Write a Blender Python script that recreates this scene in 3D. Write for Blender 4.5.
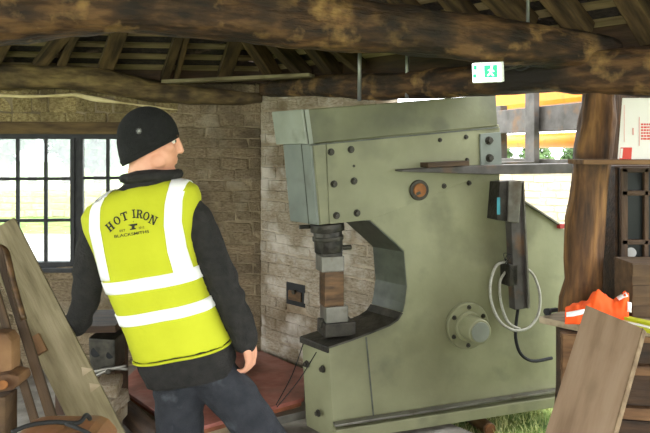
import bpy, bmesh, math, random
from mathutils import Vector, Matrix, noise
from mathutils.bvhtree import BVHTree

random.seed(7)
for o in list(bpy.data.objects):
    bpy.data.objects.remove(o)
S = bpy.context.scene
COL = S.collection

# ---------------------------------------------------------------- camera, world, exposure
FPX, HOR, CAMH = 650.0, 150.0, 1.62
cam_d = bpy.data.cameras.new('camera')
cam = bpy.data.objects.new('camera', cam_d)
COL.objects.link(cam)
cam.location = (0, 0, CAMH)
cam.rotation_euler = (math.pi / 2, 0, 0)
cam_d.sensor_width = 36
cam_d.lens = 36
cam_d.shift_y = (HOR - 216.5) / 650.0
cam_d.clip_start = 0.05
cam_d.clip_end = 300
S.camera = cam

world = bpy.data.worlds.new('overcast_sky')
S.world = world
world.use_nodes = True
bg = world.node_tree.nodes['Background']
bg.inputs[0].default_value = (0.93, 0.97, 1.0, 1)
bg.inputs[1].default_value = 8.5

S.view_settings.view_transform = 'Standard'
S.view_settings.look = 'None'
S.view_settings.gamma = 1
S.view_settings.use_curve_mapping = False
S.view_settings.exposure = -0.1

# the photographer's on-camera flash (the silver tape on the vest returns it)
fl = bpy.data.lights.new('camera_flash', 'POINT')
fl.energy = 78
fl.shadow_soft_size = 0.06
fl.color = (1.0, 0.91, 0.78)
flo = bpy.data.objects.new('camera_flash', fl)
COL.objects.link(flo)
flo.location = (0.0, 0.02, CAMH + 0.14)


# ---------------------------------------------------------------- helpers
def lin(c):
    def f(v):
        v /= 255.0
        return v / 12.92 if v <= 0.04045 else ((v + 0.055) / 1.055) ** 2.4
    return (f(c[0]), f(c[1]), f(c[2]), 1)


def P(px, py, d):
    return Vector(((px - 325) / FPX * d, d, CAMH + (HOR - py) / FPX * d))


def G(px, py, z=0.0):
    return P(px, py, (CAMH - z) * FPX / (py - HOR))


def PL(px, py, p0, n):
    r = P(px, py, 1.0) - Vector((0, 0, CAMH))
    o = Vector((0, 0, CAMH))
    t = (Vector(p0) - o).dot(n) / r.dot(n)
    return o + r * t


def mat(name, cols, scale=6.0, rough=0.7, metal=0.0, bump=0.15, bscale=None, stretch=(1, 1, 1),
        rnd=0.0, stain=None, stain2=None, spread=(0.32, 0.68), detail=6, spec=0.4):
    m = bpy.data.materials.new(name)
    m.use_nodes = True
    nt = m.node_tree
    N, L = nt.nodes, nt.links
    b = N['Principled BSDF']
    tc = N.new('ShaderNodeTexCoord')
    oi = N.new('ShaderNodeObjectInfo')
    mp = N.new('ShaderNodeMapping')
    mp.inputs['Scale'].default_value = stretch
    ml = N.new('ShaderNodeMath'); ml.operation = 'MULTIPLY'; ml.inputs[1].default_value = 37.0
    L.new(oi.outputs['Random'], ml.inputs[0])
    L.new(tc.outputs['Object'], mp.inputs['Vector'])
    L.new(ml.outputs[0], mp.inputs['Location'])
    nz = N.new('ShaderNodeTexNoise')
    nz.inputs['Scale'].default_value = scale
    nz.inputs['Detail'].default_value = detail
    L.new(mp.outputs[0], nz.inputs['Vector'])
    cr = N.new('ShaderNodeValToRGB')
    e = cr.color_ramp.elements
    n = len(cols)
    e[0].position = spread[0]; e[0].color = lin(cols[0])
    e[1].position = spread[1]; e[1].color = lin(cols[-1])
    for i in range(1, n - 1):
        q = e.new(spread[0] + (spread[1] - spread[0]) * i / (n - 1))
        q.color = lin(cols[i])
    L.new(nz.outputs['Fac'], cr.inputs[0])
    out = cr.outputs[0]
    for st in (stain, stain2):
        if st is None:
            continue
        c, sc, lo, hi = st
        gp = N.new('ShaderNodeNewGeometry')
        n2 = N.new('ShaderNodeTexNoise')
        n2.inputs['Scale'].default_value = sc
        n2.inputs['Detail'].default_value = 5
        L.new(gp.outputs['Position'], n2.inputs['Vector'])
        mr = N.new('ShaderNodeMapRange')
        mr.inputs[1].default_value = lo
        mr.inputs[2].default_value = hi
        L.new(n2.outputs['Fac'], mr.inputs[0])
        mx = N.new('ShaderNodeMix'); mx.data_type = 'RGBA'
        L.new(mr.outputs[0], mx.inputs[0])
        L.new(out, mx.inputs[6])
        mx.inputs[7].default_value = lin(c)
        out = mx.outputs[2]
    if rnd:
        hs = N.new('ShaderNodeHueSaturation')
        m2 = N.new('ShaderNodeMapRange')
        m2.inputs[3].default_value = 1 - rnd
        m2.inputs[4].default_value = 1 + rnd
        L.new(oi.outputs['Random'], m2.inputs[0])
        L.new(m2.outputs[0], hs.inputs['Value'])
        L.new(out, hs.inputs['Color'])
        out = hs.outputs[0]
    L.new(out, b.inputs['Base Color'])
    b.inputs['Roughness'].default_value = rough
    b.inputs['Metallic'].default_value = metal
    b.inputs['Specular IOR Level'].default_value = spec
    if bump:
        n3 = N.new('ShaderNodeTexNoise')
        n3.inputs['Scale'].default_value = bscale or scale * 3
        n3.inputs['Detail'].default_value = 8
        L.new(mp.outputs[0], n3.inputs['Vector'])
        bp = N.new('ShaderNodeBump')
        bp.inputs['Strength'].default_value = bump
        bp.inputs['Distance'].default_value = 0.02
        L.new(n3.outputs['Fac'], bp.inputs['Height'])
        L.new(bp.outputs[0], b.inputs['Normal'])
    return m


def emat(name, c, s):
    m = bpy.data.materials.new(name)
    m.use_nodes = True
    b = m.node_tree.nodes['Principled BSDF']
    b.inputs['Base Color'].default_value = lin(c)
    b.inputs['Emission Color'].default_value = lin(c)
    b.inputs['Emission Strength'].default_value = s
    return m


def glassmat(name, tint=(0.93, 0.96, 0.95), gl=0.08):
    m = bpy.data.materials.new(name)
    m.use_nodes = True
    N, L = m.node_tree.nodes, m.node_tree.links
    N.remove(N['Principled BSDF'])
    t = N.new('ShaderNodeBsdfTransparent'); t.inputs[0].default_value = (*tint, 1)
    g = N.new('ShaderNodeBsdfGlossy'); g.inputs['Roughness'].default_value = 0.05
    x = N.new('ShaderNodeMixShader'); x.inputs[0].default_value = gl
    L.new(t.outputs[0], x.inputs[1]); L.new(g.outputs[0], x.inputs[2])
    L.new(x.outputs[0], N['Material Output'].inputs[0])
    return m


WM = {}


def put(o, parent=None, M=None):
    COL.objects.link(o)
    M = M or Matrix.Identity(4)
    o.matrix_basis = M
    if parent is not None:
        o.parent = parent
        o.matrix_parent_inverse = WM[parent.name].inverted()
    WM[o.name] = M.copy()
    return o


def tag(o, label=None, cat=None, group=None, kind=None):
    if label: o['label'] = label
    if cat: o['category'] = cat
    if group: o['group'] = group
    if kind: o['kind'] = kind
    return o


def thing(name, loc, label, cat, group=None):
    o = bpy.data.objects.new(name, None)
    o.empty_display_size = 0.1
    put(o, None, Matrix.Translation(Vector(loc)))
    return tag(o, label, cat, group)


def frame_from(d, up=(0, 0, 1), loc=(0, 0, 0)):
    x = Vector(d).normalized()
    z = Vector(up)
    y = z.cross(x)
    if y.length < 1e-4:
        y = Vector((0, 1, 0))
    y.normalize()
    z = x.cross(y)
    M = Matrix((x, y, z)).transposed().to_4x4()
    M.translation = Vector(loc)
    return M


def mesh(name, verts, faces, m, parent=None, M=None, smooth=False, bevel=0, recalc=True):
    """verts are world coordinates; M sets the object's own frame"""
    me = bpy.data.meshes.new(name)
    if M is not None:
        Mi = M.inverted()
        verts = [Mi @ Vector(v) for v in verts]
    bm = bmesh.new()
    vs = [bm.verts.new(v) for v in verts]
    for f in faces:
        try:
            bm.faces.new([vs[i] for i in f])
        except ValueError:
            pass
    if recalc:
        bmesh.ops.recalc_face_normals(bm, faces=bm.faces)
    if bevel:
        es = [e for e in bm.edges if len(e.link_faces) == 2 and e.calc_face_angle(0) > 0.5]
        bmesh.ops.bevel(bm, geom=es, offset=bevel, segments=2, profile=0.6, affect='EDGES', clamp_overlap=True)
    if smooth:
        for f in bm.faces: f.smooth = True
    bm.to_mesh(me); bm.free()
    me.materials.append(m)
    o = bpy.data.objects.new(name, me)
    return put(o, parent, M)


BOXF = [(0, 1, 3, 2), (4, 6, 7, 5), (0, 4, 5, 1), (2, 3, 7, 6), (0, 2, 6, 4), (1, 5, 7, 3)]


def boxv(c, ax, ay, az):
    c, ax, ay, az = map(Vector, (c, ax, ay, az))
    return [c + i * ax + j * ay + k * az for i in (-1, 1) for j in (-1, 1) for k in (-1, 1)]


def box(name, c, hx, hy, hz, m, parent=None, M=None, bevel=0.0, dirx=None, up=(0, 0, 1)):
    """box with half sizes; dirx = direction of its local x"""
    F = frame_from(dirx or (1, 0, 0), up, c)
    v = boxv(c, F.col[0].xyz * hx, F.col[1].xyz * hy, F.col[2].xyz * hz)
    return mesh(name, v, BOXF, m, parent, F, bevel=bevel)


def bar(name, a, b, hw, hh, m, parent=None, up=(0, 0, 1), bevel=0.0):
    a, b = Vector(a), Vector(b)
    return box(name, (a + b) / 2, (b - a).length / 2, hw, hh, m, parent, bevel=bevel, dirx=b - a, up=up)


def prism(name, pts, vec, m, parent=None, bevel=0.0, M=None):
    n = len(pts)
    v = [Vector(p) for p in pts] + [Vector(p) + Vector(vec) for p in pts]
    f = [tuple(range(n)), tuple(range(2 * n - 1, n - 1, -1))]
    f += [(i, (i + 1) % n, n + (i + 1) % n, n + i) for i in range(n)]
    return mesh(name, v, f, m, parent, M, bevel=bevel)


def ring_loft(rings, cap=True):
    n = len(rings[0])
    v = [p for r in rings for p in r]
    f = []
    for i in range(len(rings) - 1):
        for j in range(n):
            k = (j + 1) % n
            f.append((i * n + j, i * n + k, (i + 1) * n + k, (i + 1) * n + j))
    if cap:
        f.append(tuple(range(n - 1, -1, -1)))
        f.append(tuple((len(rings) - 1) * n + j for j in range(n)))
    return v, f


def smooth_path(pts, per=6):
    pts = [Vector(p) for p in pts]
    out = []
    for i in range(len(pts) - 1):
        p0 = pts[max(i - 1, 0)]; p1 = pts[i]; p2 = pts[i + 1]; p3 = pts[min(i + 2, len(pts) - 1)]
        for k in range(per):
            t = k / per
            out.append(0.5 * ((2 * p1) + (p2 - p0) * t + (2 * p0 - 5 * p1 + 4 * p2 - p3) * t * t + (3 * p1 - p0 - 3 * p2 + p3) * t ** 3))
    out.append(pts[-1])
    return out


def tube_geo(pts, r, n=8):
    pts = [Vector(p) for p in pts]
    rs = r if isinstance(r, (list, tuple)) else [r] * len(pts)
    rings = []
    nrm = None
    for i, p in enumerate(pts):
        t = (pts[min(i + 1, len(pts) - 1)] - pts[max(i - 1, 0)]).normalized()
        if nrm is None:
            nrm = t.orthogonal().normalized()
        else:
            nrm = (nrm - t * nrm.dot(t)).normalized()
        bn = t.cross(nrm)
        rings.append([p + (nrm * math.cos(2 * math.pi * k / n) + bn * math.sin(2 * math.pi * k / n)) * rs[i] for k in range(n)])
    return ring_loft(rings)


def tube(name, pts, r, m, parent=None, n=8, smooth=True):
    v, f = tube_geo(pts, r, n)
    return mesh(name, v, f, m, parent, smooth=smooth)


def cyl(name, a, b, r, m, parent=None, n=24, r2=None, bevel=0.0):
    a, b = Vector(a), Vector(b)
    F = frame_from(b - a, (0, 0, 1) if abs((b - a).normalized().z) < 0.9 else (0, 1, 0), a)
    L = (b - a).length
    r2 = r if r2 is None else r2
    rings = [[F @ Vector((x, rr * math.cos(2 * math.pi * k / n), rr * math.sin(2 * math.pi * k / n))) for k in range(n)] for x, rr in ((0, r), (L, r2))]
    v, f = ring_loft(rings)
    o = mesh(name, v, f, m, parent, F, bevel=bevel)
    for p in o.data.polygons:
        if len(p.vertices) == 4: p.use_smooth = n > 8
    return o


def log(name, pts, hw, hh, m, parent=None, rough=0.012, nseg=18, expo=3.0, seed=0, per=5):
    """an old hewn timber: rounded rectangular section swept along points with uneven surface; hw, hh lists per point"""
    pts = [Vector(p) for p in pts]
    n0 = len(pts)
    hw = hw if isinstance(hw, (list, tuple)) else [hw] * n0
    hh = hh if isinstance(hh, (list, tuple)) else [hh] * n0
    path = smooth_path(pts, per)
    d = (pts[-1] - pts[0]).normalized()
    F = frame_from(d, (0, 0, 1) if abs(d.z) < 0.9 else (0, 1, 0), pts[0])
    Y, Z = F.col[1].xyz, F.col[2].xyz
    rings = []
    for i, p in enumerate(path):
        q = min(i / per, n0 - 1)
        a = int(min(q, n0 - 2)); t = q - a
        w = hw[a] * (1 - t) + hw[a + 1] * t
        h = hh[a] * (1 - t) + hh[a + 1] * t
        ring = []
        for k in range(nseg):
            an = 2 * math.pi * (k + 0.5) / nseg
            c, s = math.cos(an), math.sin(an)
            x = math.copysign(abs(c) ** (2 / expo), c) * w
            y = math.copysign(abs(s) ** (2 / expo), s) * h
            v = p + Y * x + Z * y
            nn = noise.noise(Vector((v.x * 2.1 + seed, v.y * 2.1, v.z * 7))) * 0.6 + noise.noise(Vector((v.x * 9 + seed, v.y * 9, v.z * 14))) * 0.5
            v += (Y * c + Z * s) * nn * rough * 2
            ring.append(v)
        rings.append(ring)
    v, f = ring_loft(rings)
    return mesh(name, v, f, m, parent, F, smooth=True)


def copy_piece(src, parent, M):
    o = src.copy()
    return put(o, parent, M)


def blob(v, f, c, r, ex=2.0, nu=14, nv=10, R=None):
    """append an ellipsoid to the lists"""
    b0 = len(v)
    R = R or Matrix.Identity(3)
    c = Vector(c)
    for i in range(nv + 1):
        th = math.pi * i / nv
        for j in range(nu):
            ph = 2 * math.pi * j / nu
            q = Vector((math.sin(th) * math.cos(ph) * r[0], math.sin(th) * math.sin(ph) * r[1], math.cos(th) * r[2]))
            v.append(c + R @ q)
    for i in range(nv):
        for j in range(nu):
            k = (j + 1) % nu
            f.append((b0 + i * nu + j, b0 + i * nu + k, b0 + (i + 1) * nu + k, b0 + (i + 1) * nu + j))


def addg(v, f, g):
    b = len(v)
    v += g[0]
    f += [tuple(b + i for i in q) for q in g[1]]


def capsule(v, f, pts, rs, n=12):
    addg(v, f, tube_geo(pts, rs, n))
    blob(v, f, pts[0], (rs[0],) * 3, nu=n, nv=8)
    blob(v, f, pts[-1], (rs[-1],) * 3, nu=n, nv=8)


def remesh(name, v, f, m, vox, parent=None, smooth=4, noise_amp=0.0, noise_s=9.0, disp=None):
    me = bpy.data.meshes.new(name + '_raw')
    me.from_pydata([tuple(x) for x in v], [], f)
    bm = bmesh.new(); bm.from_mesh(me)
    bmesh.ops.remove_doubles(bm, verts=bm.verts, dist=1e-5)
    bmesh.ops.recalc_face_normals(bm, faces=bm.faces)
    bm.to_mesh(me); bm.free()
    t = bpy.data.objects.new(name + '_raw', me)
    COL.objects.link(t)
    r = t.modifiers.new('r', 'REMESH'); r.mode = 'VOXEL'; r.voxel_size = vox
    s = t.modifiers.new('s', 'SMOOTH'); s.iterations = smooth; s.factor = 0.5
    dg = bpy.context.evaluated_depsgraph_get()
    out = bpy.data.meshes.new_from_object(t.evaluated_get(dg))
    bpy.data.objects.remove(t)
    bpy.data.meshes.remove(me)
    out.name = name
    if noise_amp or disp:
        ns = [Vector(x.normal) for x in out.vertices]
        for x, nn in zip(out.vertices, ns):
            a = 0
            if noise_amp:
                q = x.co
                a += noise_amp * (noise.noise(q * noise_s) + 0.5 * noise.noise(Vector((q.x * noise_s * 2.2, q.y * noise_s * 2.2, q.z * noise_s * 3.5))))
            if disp:
                a += disp(x.co)
            x.co = x.co + nn * a
    for p in out.polygons: p.use_smooth = True
    out.materials.clear()
    out.materials.append(m)
    o = bpy.data.objects.new(name, out)
    return put(o, parent)


# ---------------------------------------------------------------- materials
M_ = {}
M_['oak'] = mat('dark_oak', [(34, 22, 14), (66, 44, 25), (104, 74, 44)], 6, 0.75, bump=0.9, bscale=11, stretch=(1, 3.2, 3.2), spread=(.36, .64), stain=((150, 116, 70), 8, 0.55, 0.72), stain2=((30, 22, 17), 2.6, 0.46, 0.64))  # paler patches paint lit spots into the oak colour
M_['oak_grey'] = mat('weathered_wall_plate', [(58, 44, 26), (92, 74, 44), (122, 102, 64)], 5, 0.85, bump=0.8, bscale=10, stretch=(1, 3.5, 3.5), spread=(.36, .64), stain=((44, 33, 22), 3.4, 0.48, 0.66))
M_['rafter'] = mat('rafter_wood', [(38, 27, 16), (70, 53, 32), (92, 72, 45)], 4, 0.85, bump=0.35, stretch=(1, 6, 6), rnd=0.35)
M_['batten'] = mat('batten_wood', [(104, 88, 60), (146, 128, 92)], 4, 0.8, bump=0.2, stretch=(1, 6, 6), rnd=0.25)
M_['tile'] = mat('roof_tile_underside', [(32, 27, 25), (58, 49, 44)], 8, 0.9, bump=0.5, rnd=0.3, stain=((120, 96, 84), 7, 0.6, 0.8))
M_['post'] = mat('post_oak', [(48, 30, 14), (92, 62, 32), (132, 94, 52)], 4, 0.75, bump=0.5, bscale=8, stretch=(0.8, 6, 6), stain=((30, 20, 12), 4, 0.52, 0.72))
M_['brick'] = mat('old_brick', [(108, 91, 68), (138, 120, 93), (154, 137, 110)], 9, 0.95, bump=1.0, bscale=18, rnd=0.12, stain=((172, 158, 134), 4.2, 0.55, 0.72), stain2=((76, 64, 48), 2.2, 0.5, 0.68))
M_['stone'] = mat('yellow_stone_block', [(108, 92, 58), (140, 122, 80), (160, 144, 104)], 8, 0.95, bump=0.9, bscale=18, rnd=0.2, stain=((84, 70, 48), 3, 0.52, 0.75))
M_['mortar'] = mat('lime_mortar', [(116, 101, 78), (152, 136, 108)], 8, 0.98, bump=0.8, bscale=40, stain=((98, 84, 62), 2.5, 0.48, 0.7))
M_['wash'] = mat('whitewashed_brick', [(136, 120, 97), (162, 148, 127), (178, 166, 148)], 7, 0.95, bump=0.9, bscale=16, rnd=0.05, stain=((110, 92, 66), 2.6, 0.5, 0.72), stain2=((204, 194, 180), 3.7, 0.5, 0.66))
M_['washmortar'] = mat('whitewash_mortar', [(132, 116, 94), (170, 156, 134)], 6, 0.98, bump=0.7, bscale=30, stain=((108, 90, 66), 2.6, 0.5, 0.74), stain2=((184, 174, 158), 3.7, 0.52, 0.7))
M_['plaster'] = mat('cream_plaster', [(186, 166, 118), (214, 198, 152)], 10, 0.9, bump=0.5)
M_['floor'] = mat('dusty_floor', [(96, 90, 82), (132, 126, 116), (160, 154, 144)], 5, 0.95, bump=0.6, bscale=24, stain=((74, 66, 58), 2.5, 0.5, 0.7))
M_['red'] = mat('red_steel_plate', [(128, 72, 60), (158, 96, 84), (172, 118, 106)], 7, 0.36, bump=0.15, stretch=(1, 1, 1), stain=((168, 132, 122), 4, 0.55, 0.75), stain2=((96, 58, 44), 3, 0.5, 0.75))
M_['rust_edge'] = mat('rusty_edge', [(98, 56, 34), (140, 84, 54)], 12, 0.85, bump=0.3)
M_['green'] = mat('sage_machine_paint', [(114, 113, 84), (127, 127, 96), (138, 138, 106)], 2.5, 0.48, bump=0.06, bscale=30, stain=((92, 91, 67), 2.4, 0.53, 0.78), stain2=((78, 78, 62), 4.0, 0.6, 0.9))
M_['green_pale'] = mat('pale_machine_paint', [(120, 124, 110), (140, 144, 130)], 5, 0.5, bump=0.05, stain=((110, 112, 98), 6, 0.58, 0.75))
M_['greygreen'] = mat('grey_green_paint', [(94, 100, 92), (114, 120, 110)], 5, 0.5, bump=0.08, stain=((92, 94, 84), 6, 0.55, 0.75))
M_['blacksteel'] = mat('oily_black_steel', [(34, 32, 28), (64, 60, 52)], 14, 0.45, metal=0.5, bump=0.2)
M_['steel'] = mat('worn_steel', [(100, 97, 89), (132, 129, 119)], 9, 0.4, metal=0.6, bump=0.1, stain=((90, 80, 66), 9, 0.55, 0.75))
M_['brownsteel'] = mat('brown_oiled_steel', [(62, 46, 30), (110, 82, 54)], 8, 0.4, metal=0.4, bump=0.1, stretch=(1, 1, 4))
M_['rust'] = mat('orange_rust', [(104, 66, 36), (150, 98, 52)], 14, 0.85, bump=0.4)
M_['grime'] = mat('black_grime', [(60, 62, 54), (92, 94, 84)], 12, 0.6, bump=0.1)
M_['bolt'] = mat('dark_bolt', [(42, 40, 34), (72, 68, 58)], 20, 0.5, metal=0.5, bump=0.1)
M_['forkpaint'] = mat('worn_fork_steel', [(66, 62, 58), (96, 92, 88)], 9, 0.55, metal=0.4, bump=0.1, stain=((110, 84, 60), 7, 0.55, 0.72))
M_['yellow'] = mat('yellow_plant_paint', [(216, 128, 6), (228, 146, 10)], 4, 0.45, bump=0.03, stain=((180, 110, 20), 9, 0.6, 0.75))
M_['rubber'] = mat('black_rubber', [(22, 22, 22), (36, 36, 36)], 12, 0.8, bump=0.2)
M_['conduit'] = mat('grey_flexible_hose', [(150, 148, 134), (176, 174, 160)], 30, 0.55, bump=0.3)
M_['ironframe'] = mat('black_window_paint', [(24, 24, 25), (42, 41, 40)], 20, 0.6, bump=0.2)
M_['glass'] = glassmat('window_glass')
M_['darkglass'] = mat('dark_cabinet_glass', [(16, 17, 15), (28, 30, 27)], 4, 0.4, bump=0, spec=0.2)
M_['lintel'] = mat('lintel_timber', [(62, 46, 26), (100, 80, 46)], 5, 0.85, bump=0.4, stretch=(1, 5, 5))
M_['grass'] = mat('grass', [(70, 96, 40), (110, 134, 62), (150, 156, 90)], 3, 0.95, bump=0.5, bscale=30)
M_['blade'] = mat('grass_blades', [(150, 164, 96), (206, 204, 146)], 3, 0.9, bump=0)
M_['path'] = mat('pale_gravel', [(176, 170, 158), (208, 202, 192)], 9, 0.95, bump=0.3)
M_['fieldstone'] = mat('field_stone', [(158, 146, 120), (190, 178, 152)], 4, 0.95, bump=0.6, rnd=0.12)
M_['leaf'] = mat('leaves', [(60, 84, 44), (96, 120, 70)], 2, 0.8, bump=0)
M_['bark'] = mat('bark', [(90, 76, 62), (124, 106, 90)], 5, 0.95, bump=0.5)
M_['galv'] = mat('galvanised_steel', [(120, 120, 118), (150, 150, 148)], 12, 0.4, metal=0.5, bump=0.05)
M_['white_plastic'] = mat('white_plastic', [(220, 222, 218), (232, 234, 230)], 4, 0.4, bump=0)
M_['paleboard'] = mat('pale_weathered_board', [(92, 82, 60), (122, 111, 84), (140, 129, 102)], 4, 0.85, bump=0.3, stretch=(1, 7, 7), stain=((84, 74, 50), 5, 0.56, 0.75))
M_['brownwood'] = mat('brown_old_wood', [(66, 44, 26), (104, 74, 46), (124, 92, 60)], 4, 0.75, bump=0.3, stretch=(1, 7, 7))
M_['orangewood'] = mat('rusty_brown_block', [(72, 48, 29), (106, 76, 47), (124, 92, 60)], 6, 0.8, bump=0.4, stain=((72, 46, 28), 6, 0.52, 0.75))
M_['benchwood'] = mat('dark_bench_wood', [(40, 28, 18), (74, 52, 32)], 4, 0.75, bump=0.35, stretch=(1, 6, 6))
M_['benchlight'] = mat('tan_bench_top', [(128, 112, 88), (164, 148, 122)], 5, 0.75, bump=0.2, stretch=(1, 6, 6))
M_['plank'] = mat('tan_plank', [(120, 97, 74), (138, 114, 90), (148, 125, 101)], 3.5, 0.75, bump=0.15, stretch=(1, 7, 3), stain=((118, 98, 74), 4, 0.55, 0.75))
M_['plankedge'] = mat('plank_sawn_edge', [(96, 76, 54), (140, 118, 90)], 20, 0.9, bump=0.6)
M_['leather'] = mat('tan_leather', [(104, 68, 40), (136, 94, 60)], 5, 0.6, bump=0.2, stain=((92, 56, 30), 5, 0.55, 0.75))
M_['orangevest'] = mat('orange_hi_vis', [(236, 78, 18), (252, 98, 30)], 6, 0.8, bump=0.2)
M_['limevest'] = mat('lime_hi_vis', [(174, 178, 26), (186, 190, 36)], 5, 0.85, bump=0.12, bscale=60)
M_['tape'] = mat('silver_reflective_tape', [(246, 246, 244), (252, 252, 250)], 10, 0.35, bump=0.03)
M_['jacket'] = mat('charcoal_fleece', [(25, 24, 23), (41, 39, 37)], 30, 0.95, bump=0.35, bscale=120)
M_['jeans'] = mat('dark_denim', [(32, 34, 40), (48, 50, 56)], 20, 0.9, bump=0.3, bscale=160, stain=((96, 100, 106), 9, 0.58, 0.8))
M_['knit'] = mat('black_knit', [(14, 14, 14), (26, 26, 25)], 60, 0.95, bump=0.5, bscale=180)
M_['skin'] = mat('skin', [(206, 146, 118), (222, 166, 138)], 14, 0.55, bump=0.06, bscale=90)
M_['print'] = mat('black_print', [(30, 32, 22), (44, 46, 30)], 40, 0.8, bump=0)
M_['thread'] = mat('grey_thread', [(150, 150, 148), (190, 190, 186)], 60, 0.8, bump=0.3)
M_['boot'] = mat('boot_leather', [(40, 32, 26), (60, 50, 40)], 12, 0.6, bump=0.3)
M_['carton'] = mat('white_carton', [(214, 208, 200), (224, 219, 212)], 3, 0.7, bump=0.03)
M_['redprint'] = mat('red_print', [(196, 62, 52), (210, 78, 66)], 20, 0.7, bump=0)
M_['paleredprint'] = mat('faint_red_print', [(206, 128, 118), (214, 142, 132)], 20, 0.7, bump=0)
M_['kraft'] = mat('brown_crate', [(70, 52, 34), (98, 76, 52)], 5, 0.8, bump=0.2, stretch=(1, 4, 4))
M_['signwhite'] = emat('lit_sign_white', (240, 255, 248), 4.0)
M_['signgreen'] = emat('lit_sign_green', (40, 180, 110), 2.2)
M_['teal'] = mat('teal_tape', [(40, 120, 130), (70, 150, 158)], 8, 0.6, bump=0)
M_['redpaint'] = mat('red_paint', [(150, 40, 40), (176, 60, 56)], 8, 0.6, bump=0)
M_['liner'] = mat('dark_throat_paint', [(62, 66, 54), (84, 88, 74)], 5, 0.45, bump=0.1, stain=((40, 40, 34), 5, 0.5, 0.7))  # darker, mottled green for the inner face of the throat
M_['green_shaded'] = mat('shaded_sage_paint', [(88, 88, 62), (100, 100, 72), (110, 110, 81)], 3, 0.5, bump=0.06, bscale=30, stain=((68, 70, 54), 3, 0.55, 0.78))  # same sage paint, with the hood's dimmer light darkened into the colour
M_['stave'] = mat('dark_stave_wood', [(50, 36, 23), (80, 60, 39)], 4, 0.75, bump=0.3, stretch=(1, 7, 7))
M_['worncap'] = mat('worn_dark_anvil_steel', [(44, 42, 37), (84, 80, 70)], 10, 0.4, metal=0.5, bump=0.2, stain=((130, 126, 116), 9, 0.6, 0.75))

# ================================================================ THE BUILDING
CN = Vector((-0.49, 5.0, 0))
WL = Vector((-math.cos(math.radians(7)), -math.sin(math.radians(7)), 0))
NL = Vector((math.sin(math.radians(7)), -math.cos(math.radians(7)), 0))       # into the room
POST = P(590, 100, 3.2)
WR = Vector((POST.x - CN.x, POST.y - CN.y, 0)).normalized()
NR = Vector((WR.y, -WR.x, 0))
if NR.y > 0: NR = -NR
UP = Vector((0, 0, 1))


def onL(px, py, off=0.0):
    return PL(px, py, CN + NL * off, NL)


def onR(px, py, off=0.0):
    return PL(px, py, CN + NR * off, NR)


def sL(px, py=200): return (onL(px, py) - CN).dot(WL)
def sR(px, py=200): return (onR(px, py) - CN).dot(WR)


# ---- ground outside and floor inside
def poly(name, pts, m, z0, th=0.1):
    return prism(name, [(p[0], p[1], z0) for p in pts], (0, 0, -th), m)


tag(poly('ground', [(-60, -20), (60, -20), (60, 90), (-60, 90)], M_['grass'], -0.085, 0.4), 'rough grass ground around the building', kind='structure')
WEND = 1.16
c_end = CN + WR * 2.75
fl_pts = [CN + WL * 4.2 - NL * 0.1, CN - NL * 0.1 + (-NR) * 0.1, CN + WR * WEND - NR * 0.1, CN + WR * 2.2 - NR * 0.02, c_end + WR * 2.0, Vector((4.2, -1.5, 0)), Vector((-4.4, -1.5, 0))]
tag(poly('floor', [(p.x, p.y) for p in fl_pts], M_['floor'], 0.0, 0.12), 'dusty grey trodden floor of the forge', kind='structure')
tag(poly('path', [(-16, 5.9), (3.5, 6.4), (30, 6.4), (30, 12.6), (-16, 13.0)], M_['path'], -0.05, 0.06), 'pale gravel path outside the forge', kind='structure')

# ---- brick variants (unit cubes with worn corners)
BRV = []
for k in range(6):
    bm = bmesh.new()
    bmesh.ops.create_cube(bm, size=1.0)
    for v in bm.verts:
        v.co += Vector((random.uniform(-.04, .04), random.uniform(-.09, .09), random.uniform(-.11, .11)))
    bmesh.ops.bevel(bm, geom=list(bm.edges), offset=0.07, segments=1, affect='EDGES')
    for f in bm.faces: f.smooth = False
    me = bpy.data.meshes.new('brick')
    bm.to_mesh(me); bm.free()
    BRV.append(me)


def brick_at(parent, c, ax, ay, L, T, H, m, tilt=0.0, name='brick'):
    me = random.choice(BRV)
    key = me.name + m.name
    if key not in BRC:
        q = me.copy(); q.materials.clear(); q.materials.append(m); BRC[key] = q
    o = bpy.data.objects.new(name, BRC[key])
    F = frame_from(ax, (0, 0, 1), c) @ Matrix.Rotation(tilt, 4, 'Y') @ Matrix.Diagonal((L, T, H, 1))
    return put(o, parent, F)


BRC = {}
WALLTOP = 2.06
TH = 0.22
wz0 = onL(60, 266).z
wz1 = onL(60, 134).z
ws0, ws1 = sL(134), sL(-42)


def wallbox(name, origin, dirv, nrm, s0, s1, z0, z1, rec, m, th=TH):
    a = origin + dirv * s0 - nrm * rec
    b = origin + dirv * s1 - nrm * rec
    v = [a, b, b - nrm * th, a - nrm * th]
    return [Vector((q.x, q.y, z)) for z in (z0, z1) for q in v]


def joined_boxes(name, lst, m, parent=None, M=None):
    v, f = [], []
    for q in lst:
        b = len(v)
        v += q
        f += [tuple(b + i for i in t) for t in ((0, 1, 2, 3), (7, 6, 5, 4), (0, 4, 5, 1), (1, 5, 6, 2), (2, 6, 7, 3), (3, 7, 4, 0))]
    return mesh(name, v, f, m, parent, M)


wl = joined_boxes('wall_left', [
    wallbox('', CN, WL, NL, -0.12, ws0, 0, WALLTOP, 0.006, None),
    wallbox('', CN, WL, NL, ws1, 4.2, 0, WALLTOP, 0.006, None),
    wallbox('', CN, WL, NL, ws0, ws1, 0, wz0 - 0.02, 0.006, None),
    wallbox('', CN, WL, NL, ws0, ws1, wz1 + 0.09, WALLTOP, 0.006, None)], M_['mortar'])
tag(wl, 'old brick wall with the small-paned window', kind='structure')

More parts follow.
